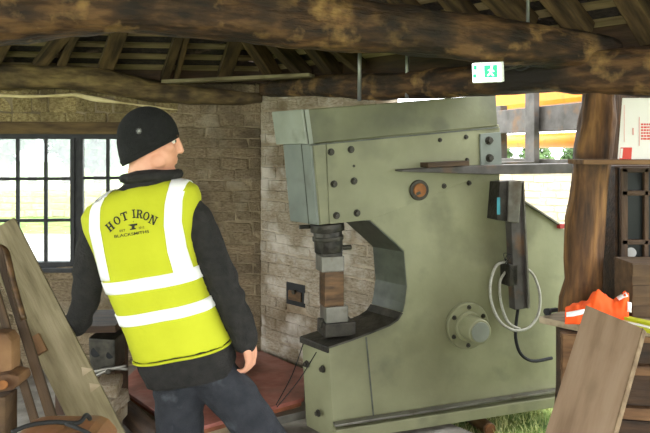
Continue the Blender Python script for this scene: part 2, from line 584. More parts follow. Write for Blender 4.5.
# bricks of the left wall: the part the photograph shows
S_VIS = 2.45
z = 0.02
row = 0
while z < WALLTOP - 0.03:
    above = z > wz1 + 0.05
    H = random.uniform(0.072, 0.088) if not above else random.uniform(0.10, 0.125)
    s = -0.03 + (0.0 if row % 2 else -0.115)
    while s < S_VIS:
        L = random.uniform(0.19, 0.25) if not above else random.uniform(0.11, 0.21)
        a, b = max(s, 0.0), s + L
        zc = z + H / 2
        inwin = (zc > wz0 - 0.04 and zc < wz1 + 0.10)
        spans = [(a, b)]
        if inwin:
            spans = [(a, min(b, ws0 - 0.004))] if a < ws0 else ([(max(a, ws1 + 0.004), b)] if b > ws1 else [])
        for (a, b) in spans:
            if b - a > 0.04:
                c = CN + WL * ((a + b) / 2) - NL * (0.045 - random.uniform(-0.008, 0.009))
                c.z = zc
                mm = M_['stone'] if above and (a > 0.55) else M_['brick']
                brick_at(wl, c, WL, NL, b - a - random.uniform(.002, .014), 0.10, H - random.uniform(.001, .012), mm, random.uniform(-.035, .035))
        s += L
    z += H
    row += 1

# cream plaster fillet under the wall plate
log('plaster_fillet', [onL(x, y, .025) for x, y in ((-30, 95), (0, 95.5), (30, 96.5), (60, 95.5), (75, 95), (92, 98.5), (101, 100), (120, 102.5), (150, 106.5), (178, 110))],
    .02, [.014, .014, .013, .012, .013, .022, .02, .008, .007, .004], M_['plaster'], wl, rough=.006, nseg=10, per=4)

# ---- right (whitewashed) wall
wr = joined_boxes('wall_right', [wallbox('', CN, WR, NR, -0.08, WEND, 0, WALLTOP - 0.03, 0.0005, None)], M_['washmortar'])
tag(wr, 'whitewashed brick wall behind the machine', kind='structure')
hole = (sR(287, 290), sR(305, 290), onR(296, 305).z, onR(296, 284).z)
z = 0.02
row = 0
while z < WALLTOP - 0.06:
    H = random.uniform(0.074, 0.09)
    s = -0.03 + (0.0 if row % 2 else -0.115)
    while s < WEND:
        L = random.uniform(0.2, 0.25)
        a, b = max(s, 0.0), min(s + L, WEND)
        zc = z + H / 2
        spans = [(a, b)]
        if hole[2] - 0.02 < zc < hole[3] + 0.02:
            spans = [(a, min(b, hole[0])), (max(a, hole[1]), b)]
        for (a, b) in spans:
            if b - a > 0.03:
                c = CN + WR * ((a + b) / 2) - NR * (0.045 - random.uniform(-0.003, 0.005))
                c.z = zc
                brick_at(wr, c, WR, NR, b - a - 0.006, 0.10, H - 0.006, M_['wash'], random.uniform(-.015, .015))
        s += L
    z += H
    row += 1
# putlog hole with an iron plate in it
hc = CN + WR * ((hole[0] + hole[1]) / 2); hc.z = (hole[2] + hole[3]) / 2
hw_, hh_ = (hole[1] - hole[0]) / 2, (hole[3] - hole[2]) / 2
box('wall_hole', hc + NR * 0.001 - NR * 0.008, hw_ * 1.02, 0.012, hh_ * 1.05, M_['rubber'], wr, dirx=WR)
box('iron_plate', hc + NR * 0.008 + Vector((0, 0, -0.01)), hw_ * 0.7, 0.008, hh_ * 0.45, M_['brownsteel'], wr, dirx=WR, bevel=0.004)
cyl('iron_stub', hc + NR * 0.0 + Vector((0, 0, 0.02)), hc + NR * 0.03 + Vector((0, 0, 0.02)), 0.016, M_['bolt'], wr, n=12)

# ---- window
WINX = thing('window_1', onL(60, 266, -0.06), None, None)
del_keys = []
tag(WINX, 'black small-paned casement window in the brick wall', kind='structure')


def wbar(name, x0, y0, x1, y1, hw, hd, off=-0.07, parent=None):
    a, b = onL(x0, y0, off), onL(x1, y1, off)
    if abs(x1 - x0) < abs(y1 - y0):
        b = Vector((a.x, a.y, b.z))
    else:
        b.z = a.z + (b.z - a.z) * 0.3
    return bar(name, a, b, hd, hw, M_['ironframe'], parent or WINX, up=WL if abs(x1 - x0) < abs(y1 - y0) else UP, bevel=0.003)


PXM = 4.75 / 650
cols1 = [-40, -10, 18, 46, 72.5]
cols2 = [84.5, 108, 132]
rows_ = [136, 179, 221, 263]
wbar('frame_head', -46, 136, 136, 136, 0.022, 0.03)
wbar('frame_sill', -46, 266, 136, 266, 0.025, 0.04)
wbar('frame_jamb', -43, 266, -43, 134, 0.02, 0.03)
wbar('frame_jamb', 134, 266, 134, 134, 0.02, 0.03)
wbar('mullion', 78.5, 266, 78.5, 134, 0.038, 0.028)
wbar('casement_stile', 73, 262, 73, 138, 0.016, 0.022, -0.05)
for cx in (-10, 18, 46, 108):
    wbar('glazing_bar', cx, 263, cx, 136, 0.0125, 0.014)
for ry in (179, 221):
    wbar('glazing_bar', -40, ry, 73, ry, 0.0115, 0.014)
    wbar('glazing_bar', 84, ry - 1, 133, ry - 1, 0.0115, 0.014)
for cs in (cols1, cols2):
    for i in range(len(cs) - 1):
        for j in range(3):
            a = onL(cs[i], rows_[j + 1], -0.07); b = onL(cs[i + 1], rows_[j], -0.07)
            v = [Vector((a.x, a.y, a.z)), Vector((b.x, b.y, a.z)), Vector((b.x, b.y, b.z)), Vector((a.x, a.y, b.z))]
            prism('pane', v, -NL * 0.004, M_['glass'], WINX)
# stone sill slab
bar('sill_board', onL(-46, 269, -0.04), onL(137, 269, -0.04), 0.07, 0.016, M_['ironframe'], WINX, bevel=0.004)
# timber lintel
lt = bar('lintel', CN + WL * (ws0 - 0.16) - NL * 0.06 + UP * (wz1 + 0.045), CN + WL * (ws1 + 0.2) - NL * 0.06 + UP * (wz1 + 0.045), 0.085, 0.045, M_['lintel'], None, bevel=0.008)
tag(lt, 'weathered timber lintel over the small-paned window', 'lintel')

# ---- wall plates and beams
lp = log('wall_plate_beam', [onL(-60, 76, 0.02), onL(0, 77, 0.02), onL(60, 78, 0.02), onL(110, 83, 0.02), onL(160, 92, 0.0), onL(210, 97, 0.0), onL(262, 99, -0.02)],
         [.1, .1, .1, .1, .09, .08, .06], [.1, .09, .09, .092, .085, .06, .04], M_['oak_grey'], rough=0.012, seed=3)
tag(lp, 'bowed grey oak wall plate lying along the top of the window wall', 'beam')
rp = log('wall_plate_beam', [onR(266, 90, -0.02), onR(330, 86, 0.0), onR(400, 86, 0.0), onR(470, 81.5, 0), onR(540, 76, 0), onR(600, 74, 0), onR(690, 70, 0)],
         [.07, .085, .09, .1, .1, .1, .1], [.05, .085, .09, .085, .09, .1, .11], M_['oak'], rough=0.014, seed=9)
tag(rp, 'dark oak beam running from the wall corner to the top of the post', 'beam')
tb = log('tie_beam', [P(-70, 12, 2.6), P(0, 16, 2.65), P(100, 8, 2.72), P(200, 10, 2.8), P(300, 20, 2.9), P(400, 31, 3.0), P(500, 43, 3.1), P(612, 53, 3.22)],
         [.12, .12, .12, .12, .12, .12, .105, .08], [.115, .11, .108, .118, .122, .118, .105, .078], M_['oak'], rough=0.014, nseg=22, expo=2.7, seed=21, per=7)
tag(tb, 'massive rough-hewn oak tie beam crossing above the man and machine', 'beam')
bd = bar('loose_board', onL(165, 82, 0.14), PL(312, 75.5, CN + NR * 0.14, NR), 0.05, 0.012, M_['paleboard'], None, bevel=0.002)
tag(bd, 'thin pale board bridging the corner above the wall plate', 'board')
fa = bar('trim_1', CN + WR * -0.06 - NR * 0.13 + UP * 2.155, CN + WR * 6.4 - NR * 0.13 + UP * 2.155, 0.012, 0.185, M_['benchwood'], None)
tag(fa, 'dark eaves board behind the beam over the open side', kind='structure')
fb = bar('trim_2', CN + WL * -0.06 - NL * 0.13 + UP * 2.17, CN + WL * 4.3 - NL * 0.13 + UP * 2.17, 0.012, 0.17, M_['benchwood'], None)
tag(fb, 'dark eaves board behind the bowed wall plate over the window wall', kind='structure')
# post
po = log('oak_post', [P(601, 62, 3.2), P(597, 120, 3.2), P(588, 200, 3.2), P(581, 300, 3.2), P(576, 380, 3.2), P(572, 479.5, 3.2)],
         [.075, .078, .085, .092, .095, .1], [.075, .075, .08, .085, .085, .085], M_['post'], rough=0.012, seed=5)
tag(po, 'dark oak post beside the opening holding up the beam', 'post')

# ---- roof: rafters, battens, tiles
QM = 3.4
zr = 2.40 + 0.7 * QM
rv = [CN + WL * 4.4 + UP * 2.33 - NL * 0.1, CN + WL * 4.4 + NL * QM + UP * zr, CN + WL * (0.466 * QM) + NL * QM + UP * zr,
      CN + UP * 2.33 - (NL + NR).normalized() * 0.11, CN + WR * 6.5 + UP * 2.33 - NR * 0.1, CN + WR * 6.5 + NR * QM + UP * zr,
      Vector((-6.5, -4.0, 2.4)), Vector((6.0, -4.0, 2.4))]
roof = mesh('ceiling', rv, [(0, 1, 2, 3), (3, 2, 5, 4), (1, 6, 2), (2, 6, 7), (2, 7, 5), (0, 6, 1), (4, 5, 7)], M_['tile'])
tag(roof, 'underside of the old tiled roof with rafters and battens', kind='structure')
EAVE, SLOPE = 2.22, 0.7


def roofL(px, py, off=0.0):
    n = Vector((-NL.x * SLOPE, -NL.y * SLOPE, 1)).normalized()
    return PL(px, py, CN + UP * (EAVE + off), n)


def roofR(px, py, off=0.0):
    n = Vector((-NR.x * SLOPE, -NR.y * SLOPE, 1)).normalized()
    return PL(px, py, CN + UP * (EAVE + off), n)


nLs = Vector((-NL.x * SLOPE, -NL.y * SLOPE, 1)).normalized()
nRs = Vector((-NR.x * SLOPE, -NR.y * SLOPE, 1)).normalized()


def rafter(fn, x0, y0, x1, y1, n, w=0.045, ext=1.6):
    a, b = fn(x0, y0), fn(x1, y1)
    d = (b - a)
    if d.z < 0: a, b, d = b, a, -d
    d.normalize()
    b = a + d * max((b - a).length, ext)
    a = a - d * 0.02
    bar('rafter', a - n * 0.0, b, w, 0.05, M_['rafter'], roof, up=n, bevel=0.006)


for r in [(-10, 66, 6, 36, .05), (38, 66, 62, 36, .04), (60, 67, 74, 36, .03), (104, 72, 118, 35, .055), (164, 80, 178, 38, .03), (176, 79, 186, 38, .02), (224, 76, 236, 40, .05)]:
    rafter(roofL, r[0], r[1], r[2], r[3], nLs, r[4])
for r in [(273, 74, 256, 48, .05), (305, 74, 280, 48, .045), (335, 74, 318, 52, .05), (360, 66, 345, 54, .03)]:
    rafter(roofR, r[0], r[1], r[2], r[3], nRs, r[4])
for r in [(412, 12, 396, -6, .04), (470, 20, 448, -6, .045), (526, 24, 494, -8, .055), (582, 30, 552, -8, .05), (652, 34, 628, -6, .05), (720, 40, 690, -6, .06)]:
    rafter(roofR, r[0], r[1], r[2], r[3], nRs, r[4], 1.2)

# battens and tiles, row by row
QS = 0.098
tile_me = {}


def tile_at(c, ax, n, L, Wd, T):
    me = random.choice(BRV)
    if me.name not in tile_me:
        q = me.copy(); q.name = 'tile'; q.materials.clear(); q.materials.append(M_['tile']); tile_me[me.name] = q
    o = bpy.data.objects.new('tile', tile_me[me.name])
    F = frame_from(ax, n, c) @ Matrix.Diagonal((L, Wd, T, 1))
    return put(o, roof, F)


for (dirv, nrm, ns, s1, kmax) in ((WL, NL, nLs, 2.9, 5), (WR, NR, nRs, 3.7, 13)):
    slope_dir = (nrm + UP * SLOPE).normalized()
    for k in range(kmax):
        q = -0.03 + QS * k
        s0 = 0.466 * q + 0.03
        base = CN + nrm * q + UP * (EAVE + SLOPE * q)
        bar('batten', base + dirv * s0 + ns * 0.065, base + dirv * s1 + ns * 0.065, 0.018, 0.011, M_['batten'], roof, up=ns)
        s = s0 + random.uniform(0, .1)
        while s < s1:
            L = random.uniform(0.2, 0.3) if nrm is NL else random.uniform(0.26, 0.36)
            c = base + dirv * (s + L / 2) + ns * (0.092 + random.uniform(-.004, .006)) - slope_dir * 0.02
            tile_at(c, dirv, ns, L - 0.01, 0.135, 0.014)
            s += L
# hanging rods
for (px, y0, y1, d, lab) in [(360, 46, 101, 3.85, 'thin steel rod hanging beside the machine hood, nearer the corner'), (407.5, 50, 98, 3.92, 'thin steel rod hanging above the middle of the machine hood'), (528.5, -40, 34, 3.12, 'bright steel rod rising from the tie beam into the roof')]:
    a, b = P(px, y0, d), P(px - 0.7, y1, d)
    if px > 500: b.z -= 0.03
    tag(tube('hanging_rod', [a + UP * (0.12 if px < 500 else 0.3), b], 0.012 if px < 500 else 0.0085, M_['galv'], n=10), lab, 'rod', 'steel hanging rods')

# ---- exit sign
sg = thing('exit_sign', P(487, 82, 3.0), 'lit green and white emergency exit sign under the tie beam', 'sign')
sgd = 3.02
box('sign_case', P(488, 72.5, sgd), 0.07, 0.022, 0.047, M_['white_plastic'], sg, bevel=0.006, dirx=(1, 0.04, 0.04))
box('lit_face', P(486.7, 72.5, sgd - 0.024), 0.066, 0.003, 0.043, M_['signwhite'], sg, bevel=0.002, dirx=(1, 0.04, 0.04))
box('green_panel', P(490.8, 71.3, sgd - 0.028), 0.031, 0.0015, 0.029, M_['signgreen'], sg, dirx=(1, 0.04, 0.04))
box('green_panel', P(475.2, 67.6, sgd - 0.028), 0.008, 0.0015, 0.011, M_['signgreen'], sg, dirx=(1, 0.04, 0.04))
box('green_panel', P(474.6, 76, sgd - 0.028), 0.008, 0.0015, 0.009, M_['signgreen'], sg, dirx=(1, 0.04, 0.04))
# running figure
pc = lambda x, y: P(x, y, sgd - 0.0305)
cyl('pictogram', pc(491.6, 66.6), pc(491.6, 66.6) + Vector((0, -0.001, 0)), 0.005, M_['signwhite'], sg, n=12)
for a, b, w in [((491.3, 68.5), (490.6, 72.5), .0045), ((490.6, 72.5), (493.4, 75.8), .003), ((490.6, 72.5), (487.6, 75.8), .003), ((491.3, 69), (494, 71.5), .0022), ((491.3, 69), (488, 70.5), .0022)]:
    bar('pictogram', pc(*a), pc(*b), 0.0008, w, M_['signwhite'], sg, up=(0, 0, 1) if abs(a[0] - b[0]) > abs(a[1] - b[1]) else (1, 0, 0))
bar('sign_bracket', P(503, 70, 3.03), P(521, 66, 3.08), 0.006, 0.005, M_['bolt'], sg)
tube('sign_cable', smooth_path([P(503, 71, 3.04), P(510, 67, 3.06), P(520, 70.5, 3.08), P(532, 66, 3.1), P(545, 65, 3.1)]), 0.003, M_['rubber'], sg, n=6)

# ================================================================ OUTSIDE
def leaf_ball(name, c, r, n, m, parent, size=0.12):
    v, f = [], []
    for i in range(n):
        d = Vector((random.gauss(0, 1), random.gauss(0, 1), random.gauss(0, 1))).normalized() * (random.random() ** 0.4)
        p = Vector(c) + Vector((d.x * r[0], d.y * r[1], d.z * r[2]))
        a = Vector((random.gauss(0, 1), random.gauss(0, 1), random.gauss(0, 1))).normalized()
        b = a.orthogonal().normalized()
        s = size * random.uniform(.6, 1.3)
        i0 = len(v)
        v += [p - a * s, p + b * s * .5, p + a * s, p - b * s * .5]
        f.append((i0, i0 + 1, i0 + 2, i0 + 3))
    return mesh(name, v, f, m, parent, recalc=False)


def tree(px, d, h, cr, label, nleaf=2600):
    b = P(px, 150, d); b.z = -0.09
    t = thing('tree', b, label, 'tree', 'trees beyond the boundary wall')
    tube('trunk', [b, b + Vector((.1, 0, h * .35)), b + Vector((0, 0, h * .7))], [.2, .15, .07], M_['bark'], t, n=10)
    tag(leaf_ball('foliage', b + Vector((0, 0, h * .62)), (cr, cr, h * .42), nleaf, M_['leaf'], t, .2), kind='stuff')


tree(2, 20, 6.0, 1.2, 'pale green tree seen through the leftmost window panes')
tree(66, 25, 6.0, 1.1, 'bushy tree seen through the panes beside the mullion')
tree(98, 20, 5.0, 1.2, 'tree seen through the right-hand window casement')
tree(32, 30, 7.0, 0.5, 'slender bare-trunked tree between two leafy trees outside the window', 120)


def stone_wall(name, p, q, h, label):
    p, q = Vector(p), Vector(q)
    d = (q - p); L = d.length; d.normalize()
    w = thing(name, (p + q) / 2, label, 'wall')
    n = Vector((d.y, -d.x, 0))
    if n.y > 0: n = -n
    mid = (p + q) / 2
    box('core', mid + UP * h / 2, L / 2, 0.19, h / 2 - 0.01, M_['fieldstone'], w, dirx=d)
    v = BRV[0]
    z, r = 0.0, 0
    cnt = 0
    while z < h - 0.05:
        H = random.uniform(.13, .19)
        s = -random.uniform(0, .2)
        while s < L:
            W_ = random.uniform(.28, .5)
            c = p + d * (s + W_ / 2) + n * 0.15 + UP * (z + H / 2)
            brick_at(w, c, d, n, W_ - .02, .12, H - .02, M_['fieldstone'], random.uniform(-.05, .05), 'stone')
            s += W_; cnt += 1
        z += H; r += 1


stone_wall('boundary_wall', (-9.2, 16.6, -0.09), (-3.6, 16.9, -0.09), 0.78, 'low field stone wall seen through the window')
stone_wall('boundary_wall', (2.6, 13.2, -0.09), (6.2, 12.6, -0.09), 1.3, 'pale stone wall seen through the opening beside the machine')
for i, (px, d) in enumerate([(497, 15.5), (536, 15.2), (577, 15.4), (618, 15.0)]):
    b = P(px, 150, d); b.z = -.09
    t = thing('shrub', b, ['leafy green shrub behind the stone wall, nearest the machine hood', 'leafy green shrub behind the stone wall, below the yellow boom', 'leafy green shrub behind the stone wall, nearest the oak post', 'leafy green shrub behind the stone wall, hidden by the oak post'][i], 'shrub', 'shrubs behind the wall')
    tag(leaf_ball('foliage', b + UP * 0.98, (.46, .4, 1.0), 2600, M_['leaf'], t, .09), kind='stuff')
    tube('stem', [b, b + UP * .9], .04, M_['bark'], t)
# grass blades by the opening
v, f = [], []
for i in range(2600):
    t = random.uniform(1.3, 2.9)
    o = random.uniform(0.03, 1.1)
    p = CN + WR * t - NR * o
    if (p - Vector((1.345, 3.2, 0))).length < 0.1: continue
    p.z = -0.086
    a = Vector((random.uniform(-1, 1), random.uniform(-1, 1), 0)).normalized() * 0.004
    tip = p + Vector((random.uniform(-.03, .03), random.uniform(-.03, .03), random.uniform(.03, .07)))
    i0 = len(v); v += [p - a, p + a, tip]; f.append((i0, i0 + 1, i0 + 2))
tag(mesh('grass_blades', v, f, M_['blade'], recalc=False), 'rough grass growing at the opening under the machine', 'grass', kind='stuff')

# ================================================================ THE POWER HAMMER
AN = math.radians(18)
MU = Vector((math.cos(AN), math.sin(AN), 0))
MN = Vector((-math.sin(AN), math.cos(AN), 0))      # away from the viewer
M0 = G(334, 441)
MW = 0.43


def onM(px, py, off=0.0):
    return PL(px, py, M0 + MN * off, MN)


ph = thing('power_hammer', M0 + MN * MW / 2 + MU * 0.6, 'large sage green open-throated power hammer standing half through the open side', 'machine')
outline = [(334, 441), (331, 390), (329, 348), (350, 341), (370, 333.5), (390, 325.5), (398, 320), (403, 312), (405, 303), (407, 286), (404, 251), (396, 243), (370, 220),
           (352, 221.5), (320, 225), (316, 185), (312.5, 144), (400, 134), (499, 124), (500, 187), (525, 203), (566, 230), (568, 404), (550, 408)]
V0 = Vector((-0.16, 0.20, 0))          # the nose is narrower than the body and its end is cut aslant


def moff(p, extra=0.0):
    s = (p - M0).dot(MU)
    t = min(1, max(0, (s - .55) / .35)); t = t * t * (3 - 2 * t)
    o = V0.lerp(MN * MW, t)
    return o + o.normalized() * extra


def skew(name, pts, m, extra=0.0, bevel=0.006):
    n = len(pts)
    v = [Vector(p) for p in pts] + [p + moff(p, extra) for p in pts]
    f = [tuple(range(n)), tuple(range(2 * n - 1, n - 1, -1))] + [(i, (i + 1) % n, n + (i + 1) % n, n + i) for i in range(n)]
    return mesh(name, v, f, m, ph, bevel=bevel)


body = skew('frame_body', [onM(*p) for p in outline], M_['green'], 0, 0.007)
# hood on top
hv = [onM(304.5, 109.5, -0.02), onM(496, 94.5, -0.02), onM(497.5, 126, -0.02), onM(309, 144, -0.02)]
skew('hood', hv, M_['green_shaded'], .03)
e0, e1 = onM(304.3, 109.5, -0.022), onM(309, 144, -0.022)
prism('hood_end_plate', [e0 - MU * 0.004, e1 - MU * 0.004, e1 - MU * 0.004 + V0 * 1.13, e0 - MU * 0.004 + V0 * 1.13], -MU * 0.012, M_['green_pale'], ph, bevel=0.003)
bar('hood_strap', e0 + MU * 0.012, e1 + MU * 0.012, 0.012, 0.004, M_['green_pale'], ph, up=MN)
# front cover of the head
f0, f1 = onM(312.5, 144, 0.0), onM(320, 225, 0.0)
prism('head_cover', [f0 - MU * 0.002, f1 - MU * 0.002, f1 - MU * 0.002 + V0, f0 - MU * 0.002 + V0], -MU * 0.014, M_['greygreen'], ph, bevel=0.004)
bar('cover_seam', f0 + V0 * .3 - MU * 0.016, f1 + V0 * .3 - MU * 0.016, 0.003, 0.003, M_['grime'], ph, up=MN)
# side cheek plate with its bolts
prism('cheek_plate', [onM(326, 143.5), onM(499, 127), onM(499.5, 168), onM(372, 219.5), onM(329, 224)], -MN * 0.008, M_['green'], ph, bevel=0.003)
prism('corner_strip', [onM(313.2, 145), onM(325, 143.8), onM(328, 223.5), onM(320.5, 224.3)], -MN * 0.006, M_['green'], ph, bevel=0.002)
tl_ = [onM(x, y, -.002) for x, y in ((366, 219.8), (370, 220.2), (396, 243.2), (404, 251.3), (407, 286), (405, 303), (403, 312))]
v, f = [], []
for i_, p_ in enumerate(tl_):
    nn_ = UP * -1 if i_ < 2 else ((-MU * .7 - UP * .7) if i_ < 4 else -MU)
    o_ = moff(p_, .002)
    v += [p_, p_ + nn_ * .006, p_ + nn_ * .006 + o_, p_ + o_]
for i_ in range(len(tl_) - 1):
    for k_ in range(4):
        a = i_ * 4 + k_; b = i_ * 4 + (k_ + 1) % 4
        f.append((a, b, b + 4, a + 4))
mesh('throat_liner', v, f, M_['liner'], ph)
# weld seams
bar('weld_seam', onM(366, 337, -0.001), onM(375, 434, -0.001), 0.004, 0.004, M_['grime'], ph, up=MN)
bar('hood_seam', onM(310, 145.2, -0.012), onM(498, 127.4, -0.012), 0.006, 0.004, M_['grime'], ph)

# bolt mesh: hex head with washer
bm = bmesh.new()
bmesh.ops.create_cone(bm, cap_ends=True, segments=16, radius1=1.0, radius2=0.92, depth=0.25, matrix=Matrix.Translation((0, 0, .12)))
bmesh.ops.create_cone(bm, cap_ends=True, segments=6, radius1=0.74, radius2=0.66, depth=0.7, matrix=Matrix.Translation((0, 0, .55)))
bme = bpy.data.meshes.new('bolt'); bm.to_mesh(bme); bm.free(); bme.materials.append(M_['bolt'])


def bolt(p, axis, r, parent):
    a = Vector(axis).normalized()
    q = Vector((0, 0, 1)).rotation_difference(a)
    o = bpy.data.objects.new('bolt', bme)
    return put(o, parent, Matrix.Translation(p) @ q.to_matrix().to_4x4() @ Matrix.Rotation(random.random() * 3, 4, 'Z') @ Matrix.Scale(r, 4))


for (x, y) in [(331, 152), (351, 149.5), (334, 184), (354, 181), (336.5, 215.5), (357, 213)]:
    bolt(onM(x, y, -0.008), -MN, 0.021, ph)
for (x, y, r) in [(440, 140, .014), (466, 137, .015), (467, 160, .014), (444, 186, .016), (469, 183, .016), (354, 166, .008), (431, 411, .008)]:
    bolt(onM(x, y, -0.008), -MN, r, ph)
# front bolts of the lower block
fr0 = M0 - MU * 0.002
FNRM = Vector((-V0.y, V0.x, 0)).normalized()
if FNRM.y > 0: FNRM = -FNRM
def onF(px, py): return PL(px, py, onM(329, 348), FNRM)
for (x, y) in [(307, 364), (323, 369), (318.5, 413)]:
    bolt(onF(x, y) + FNRM * 0.001, FNRM, 0.021, ph)
# bracket with two large nuts
bk = prism('bracket', [onM(478.5, 134), onM(499, 132), onM(500, 166), onM(479, 165.5)], -MN * 0.02, M_['greygreen'], ph, bevel=0.003)
for (x, y) in [(489, 140.5), (489.5, 158)]:
    bolt(onM(x, y, -0.02), -MN, 0.026, bk)
# round port
pc_ = onM(418, 190)
prt = cyl('port_ring', pc_, pc_ - MN * 0.022, 0.060, M_['bolt'], ph, n=28, bevel=0.004)
cyl('port_plug', pc_ - MN * 0.018, pc_ - MN * 0.030, 0.040, M_['rust'], prt, n=24, bevel=0.004)
bar('port_handle', pc_ - MN * 0.032 + Vector((-.045, 0, -.03)), pc_ - MN * 0.032 + Vector((0.0, 0, -.012)), 0.006, 0.008, M_['bolt'], prt)
# ram, dies, anvil block
rc = onM(341.5, 228, 0) + V0 * .5
def rz(py): return rc.z + (226 - py) / 650 * rc.y
tilt = (onM(318, 210) - onM(312.5, 146)).normalized()
def rp_(py):
    p = rc.copy(); k = (rz(py) - rc.z); p += MU * (-k * 0.075); p.z = rz(py); return p
cyl('ram_collar', rp_(223), rp_(231), 0.098, M_['blacksteel'], ph, n=32, bevel=0.004)
cyl('ram_sleeve', rp_(230), rp_(252), 0.082, M_['blacksteel'], ph, n=32, bevel=0.006)
cyl('ram_ring', rp_(236), rp_(240), 0.090, M_['bolt'], ph, n=32, bevel=0.002)
for sgn in (1,):
    cyl('locking_pin', rp_(247.5) - MN * 0.03 + MU * 0.05, rp_(247.5) - MN * 0.03 + MU * 0.125, 0.014, M_['bolt'], ph, n=10)
cyl('gib_pin', rp_(226.5) - MU * 0.16 + MN * .02, rp_(226.5) - MU * 0.08 + MN * .02, 0.012, M_['bolt'], ph, n=10)


def ramblock(name, y0, y1, hu, hn, m, shift=0.0):
    a, b = rp_(y0), rp_(y1)
    c = (a + b) / 2 + MU * shift
    return box(name, c, hu, hn, abs(a.z - b.z) / 2, m, ph, dirx=MU, bevel=0.006)


ramblock('upper_die_holder', 250, 256, .062, .062, M_['blacksteel'])
ramblock('upper_die', 255, 270.5, .068, .062, M_['steel'])
ramblock('ram_bar', 270, 305.5, .058, .052, M_['brownsteel'])
ramblock('lower_die', 305, 321, .066, .062, M_['steel'], 0.004)
ramblock('die_base', 320.5, 334, .092, .08, M_['blacksteel'], 0.012)
ramblock('die_key', 318, 327, .09, .02, M_['bolt'], 0.0)
# worn dark top of the anvil block
capl = [onM(329, 348, -0.004), onM(350, 341, -0.004), onM(370, 333.5, -0.004), onM(390, 325.5, -0.004), onM(398, 320, -0.004), onM(402.5, 313, -0.004)]
cv, cf = [], []
nrmo = [Vector((0, 0, 1))] * 4 + [Vector((-.5, 0, .8)), Vector((-.8, 0, .5))]
for p, q in zip(capl, nrmo):
    o_ = (MU * q.x + UP * q.z) * 0.007
    cv += [p - (MU * q.x + UP * q.z) * 0.004, p + o_, p + o_ + moff(p, .008), p - (MU * q.x + UP * q.z) * 0.004 + moff(p, .008)]
for i in range(len(capl) - 1):
    for k in range(4):
        a = i * 4 + k; b = i * 4 + (k + 1) % 4
        cf.append((a, b, b + 4, a + 4))
cf += [(0, 1, 2, 3), (len(cv) - 4, len(cv) - 3, len(cv) - 2, len(cv) - 1)]
mesh('anvil_cap', cv, cf, M_['worncap'], ph)
a_ = onM(329, 348, -0.003)
box('anvil_lip', a_ + V0 * .51 + UP * -0.010 + FNRM * 0.004, V0.length * .51, .007, 0.018, M_['blacksteel'], ph, dirx=V0, bevel=0.004)
# bottom flange
bar('base_flange', onM(334, 434, -0.03), onM(566, 398.5, -0.03), 0.03, 0.032, M_['green'], ph, bevel=0.006)
bar('flange_edge', onM(334, 424.5, -0.034), onM(566, 388.5, -0.034), 0.022, 0.006, M_['steel'], ph, bevel=0.002)
# hub on the side
hb = onM(466, 325)
hub = cyl('hub_flange', hb, hb - MN * 0.03, 0.138, M_['green'], ph, n=40, bevel=0.006)
cyl('hub_shaft', hb - MN * 0.02, hb - MN * 0.16, 0.072, M_['green'], hub, n=32, bevel=0.008)
cyl('shaft_collar', hb - MN * 0.028, hb - MN * 0.045, 0.088, M_['green'], hub, n=32, bevel=0.004)
cyl('shaft_end', hb - MN * 0.158, hb - MN * 0.166, 0.058, M_['green_pale'], hub, n=32, bevel=0.003)
for k in range(6):
    an = k * math.pi / 3 + 0.5
    bolt(hb - MN * 0.03 + (MU * math.cos(an) + UP * math.sin(an)) * 0.112, -MN, 0.014, hub)
# control box and lever channel
cb = onM(512, 201, -0.07)
cbx = prism('control_box', [onM(500, 182, -0.11), onM(516, 180.5, -0.11), onM(515, 222, -0.11), onM(497, 220, -0.11)], MN * 0.11, M_['blacksteel'], ph, bevel=0.004)
prism('box_cover', [onM(509, 181, -0.12), onM(522, 180.5, -0.12), onM(519, 223, -0.12), onM(508, 222, -0.12)], MN * 0.10, M_['steel'], cbx, bevel=0.004)
box('teal_label', onM(498.5, 206, -0.112), 0.010, 0.002, 0.05, M_['teal'], cbx, dirx=MU)
ch = prism('lever_channel', [onM(511, 221, -0.10), onM(521, 181, -0.10), onM(524.5, 181, -0.10), onM(530.5, 308, -0.10), onM(515, 310, -0.10)], MN * 0.06, M_['forkpaint'], ph, bevel=0.003)
bar('channel_edge', onM(522.5, 183, -0.103), onM(528, 308, -0.103), 0.004, 0.012, M_['steel'], ch, up=MN)
box('hose_bracket', onM(509, 274, -0.05), 0.03, 0.05, 0.065, M_['blacksteel'], ph, dirx=MU, bevel=0.006)
# hoses
hp = [(507, 262, -.05), (497, 265, -.06), (491, 280, -.07), (491, 300, -.08), (499, 320, -.1), (513, 330, -.11), (528, 328, -.11), (538, 315, -.09), (540, 295, -.07), (534, 276, -.05), (526, 268, -.04)]
tube('grey_hose', smooth_path([onM(*p) for p in hp], 6), 0.0085, M_['conduit'], ph, n=8)
hp = [(507, 270, -.05), (500, 282, -.06), (501, 302, -.07), (508, 322, -.08), (520, 329, -.09)]
tube('grey_hose', smooth_path([onM(*p) for p in hp], 6), 0.008, M_['conduit'], ph, n=8)
hp = [(518, 309, -.08), (516, 325, -.08), (516, 340, -.08), (521, 354, -.08), (533, 361, -.07), (552, 358, -.06)]
tube('black_cable', smooth_path([onM(*p) for p in hp], 6), 0.010, M_['rubber'], ph, n=8)
for k in range(5):
    a = onM(504 + random.uniform(-2, 4), 262 + random.uniform(-2, 8), -.09)
    tube('frayed_wire', smooth_path([a, a + Vector((random.uniform(-.04, .03), -.01, random.uniform(.02, .05))), a + Vector((random.uniform(-.05, .05), -.02, random.uniform(-.03, .06)))], 4), 0.002, M_['rubber'], ph, n=5)
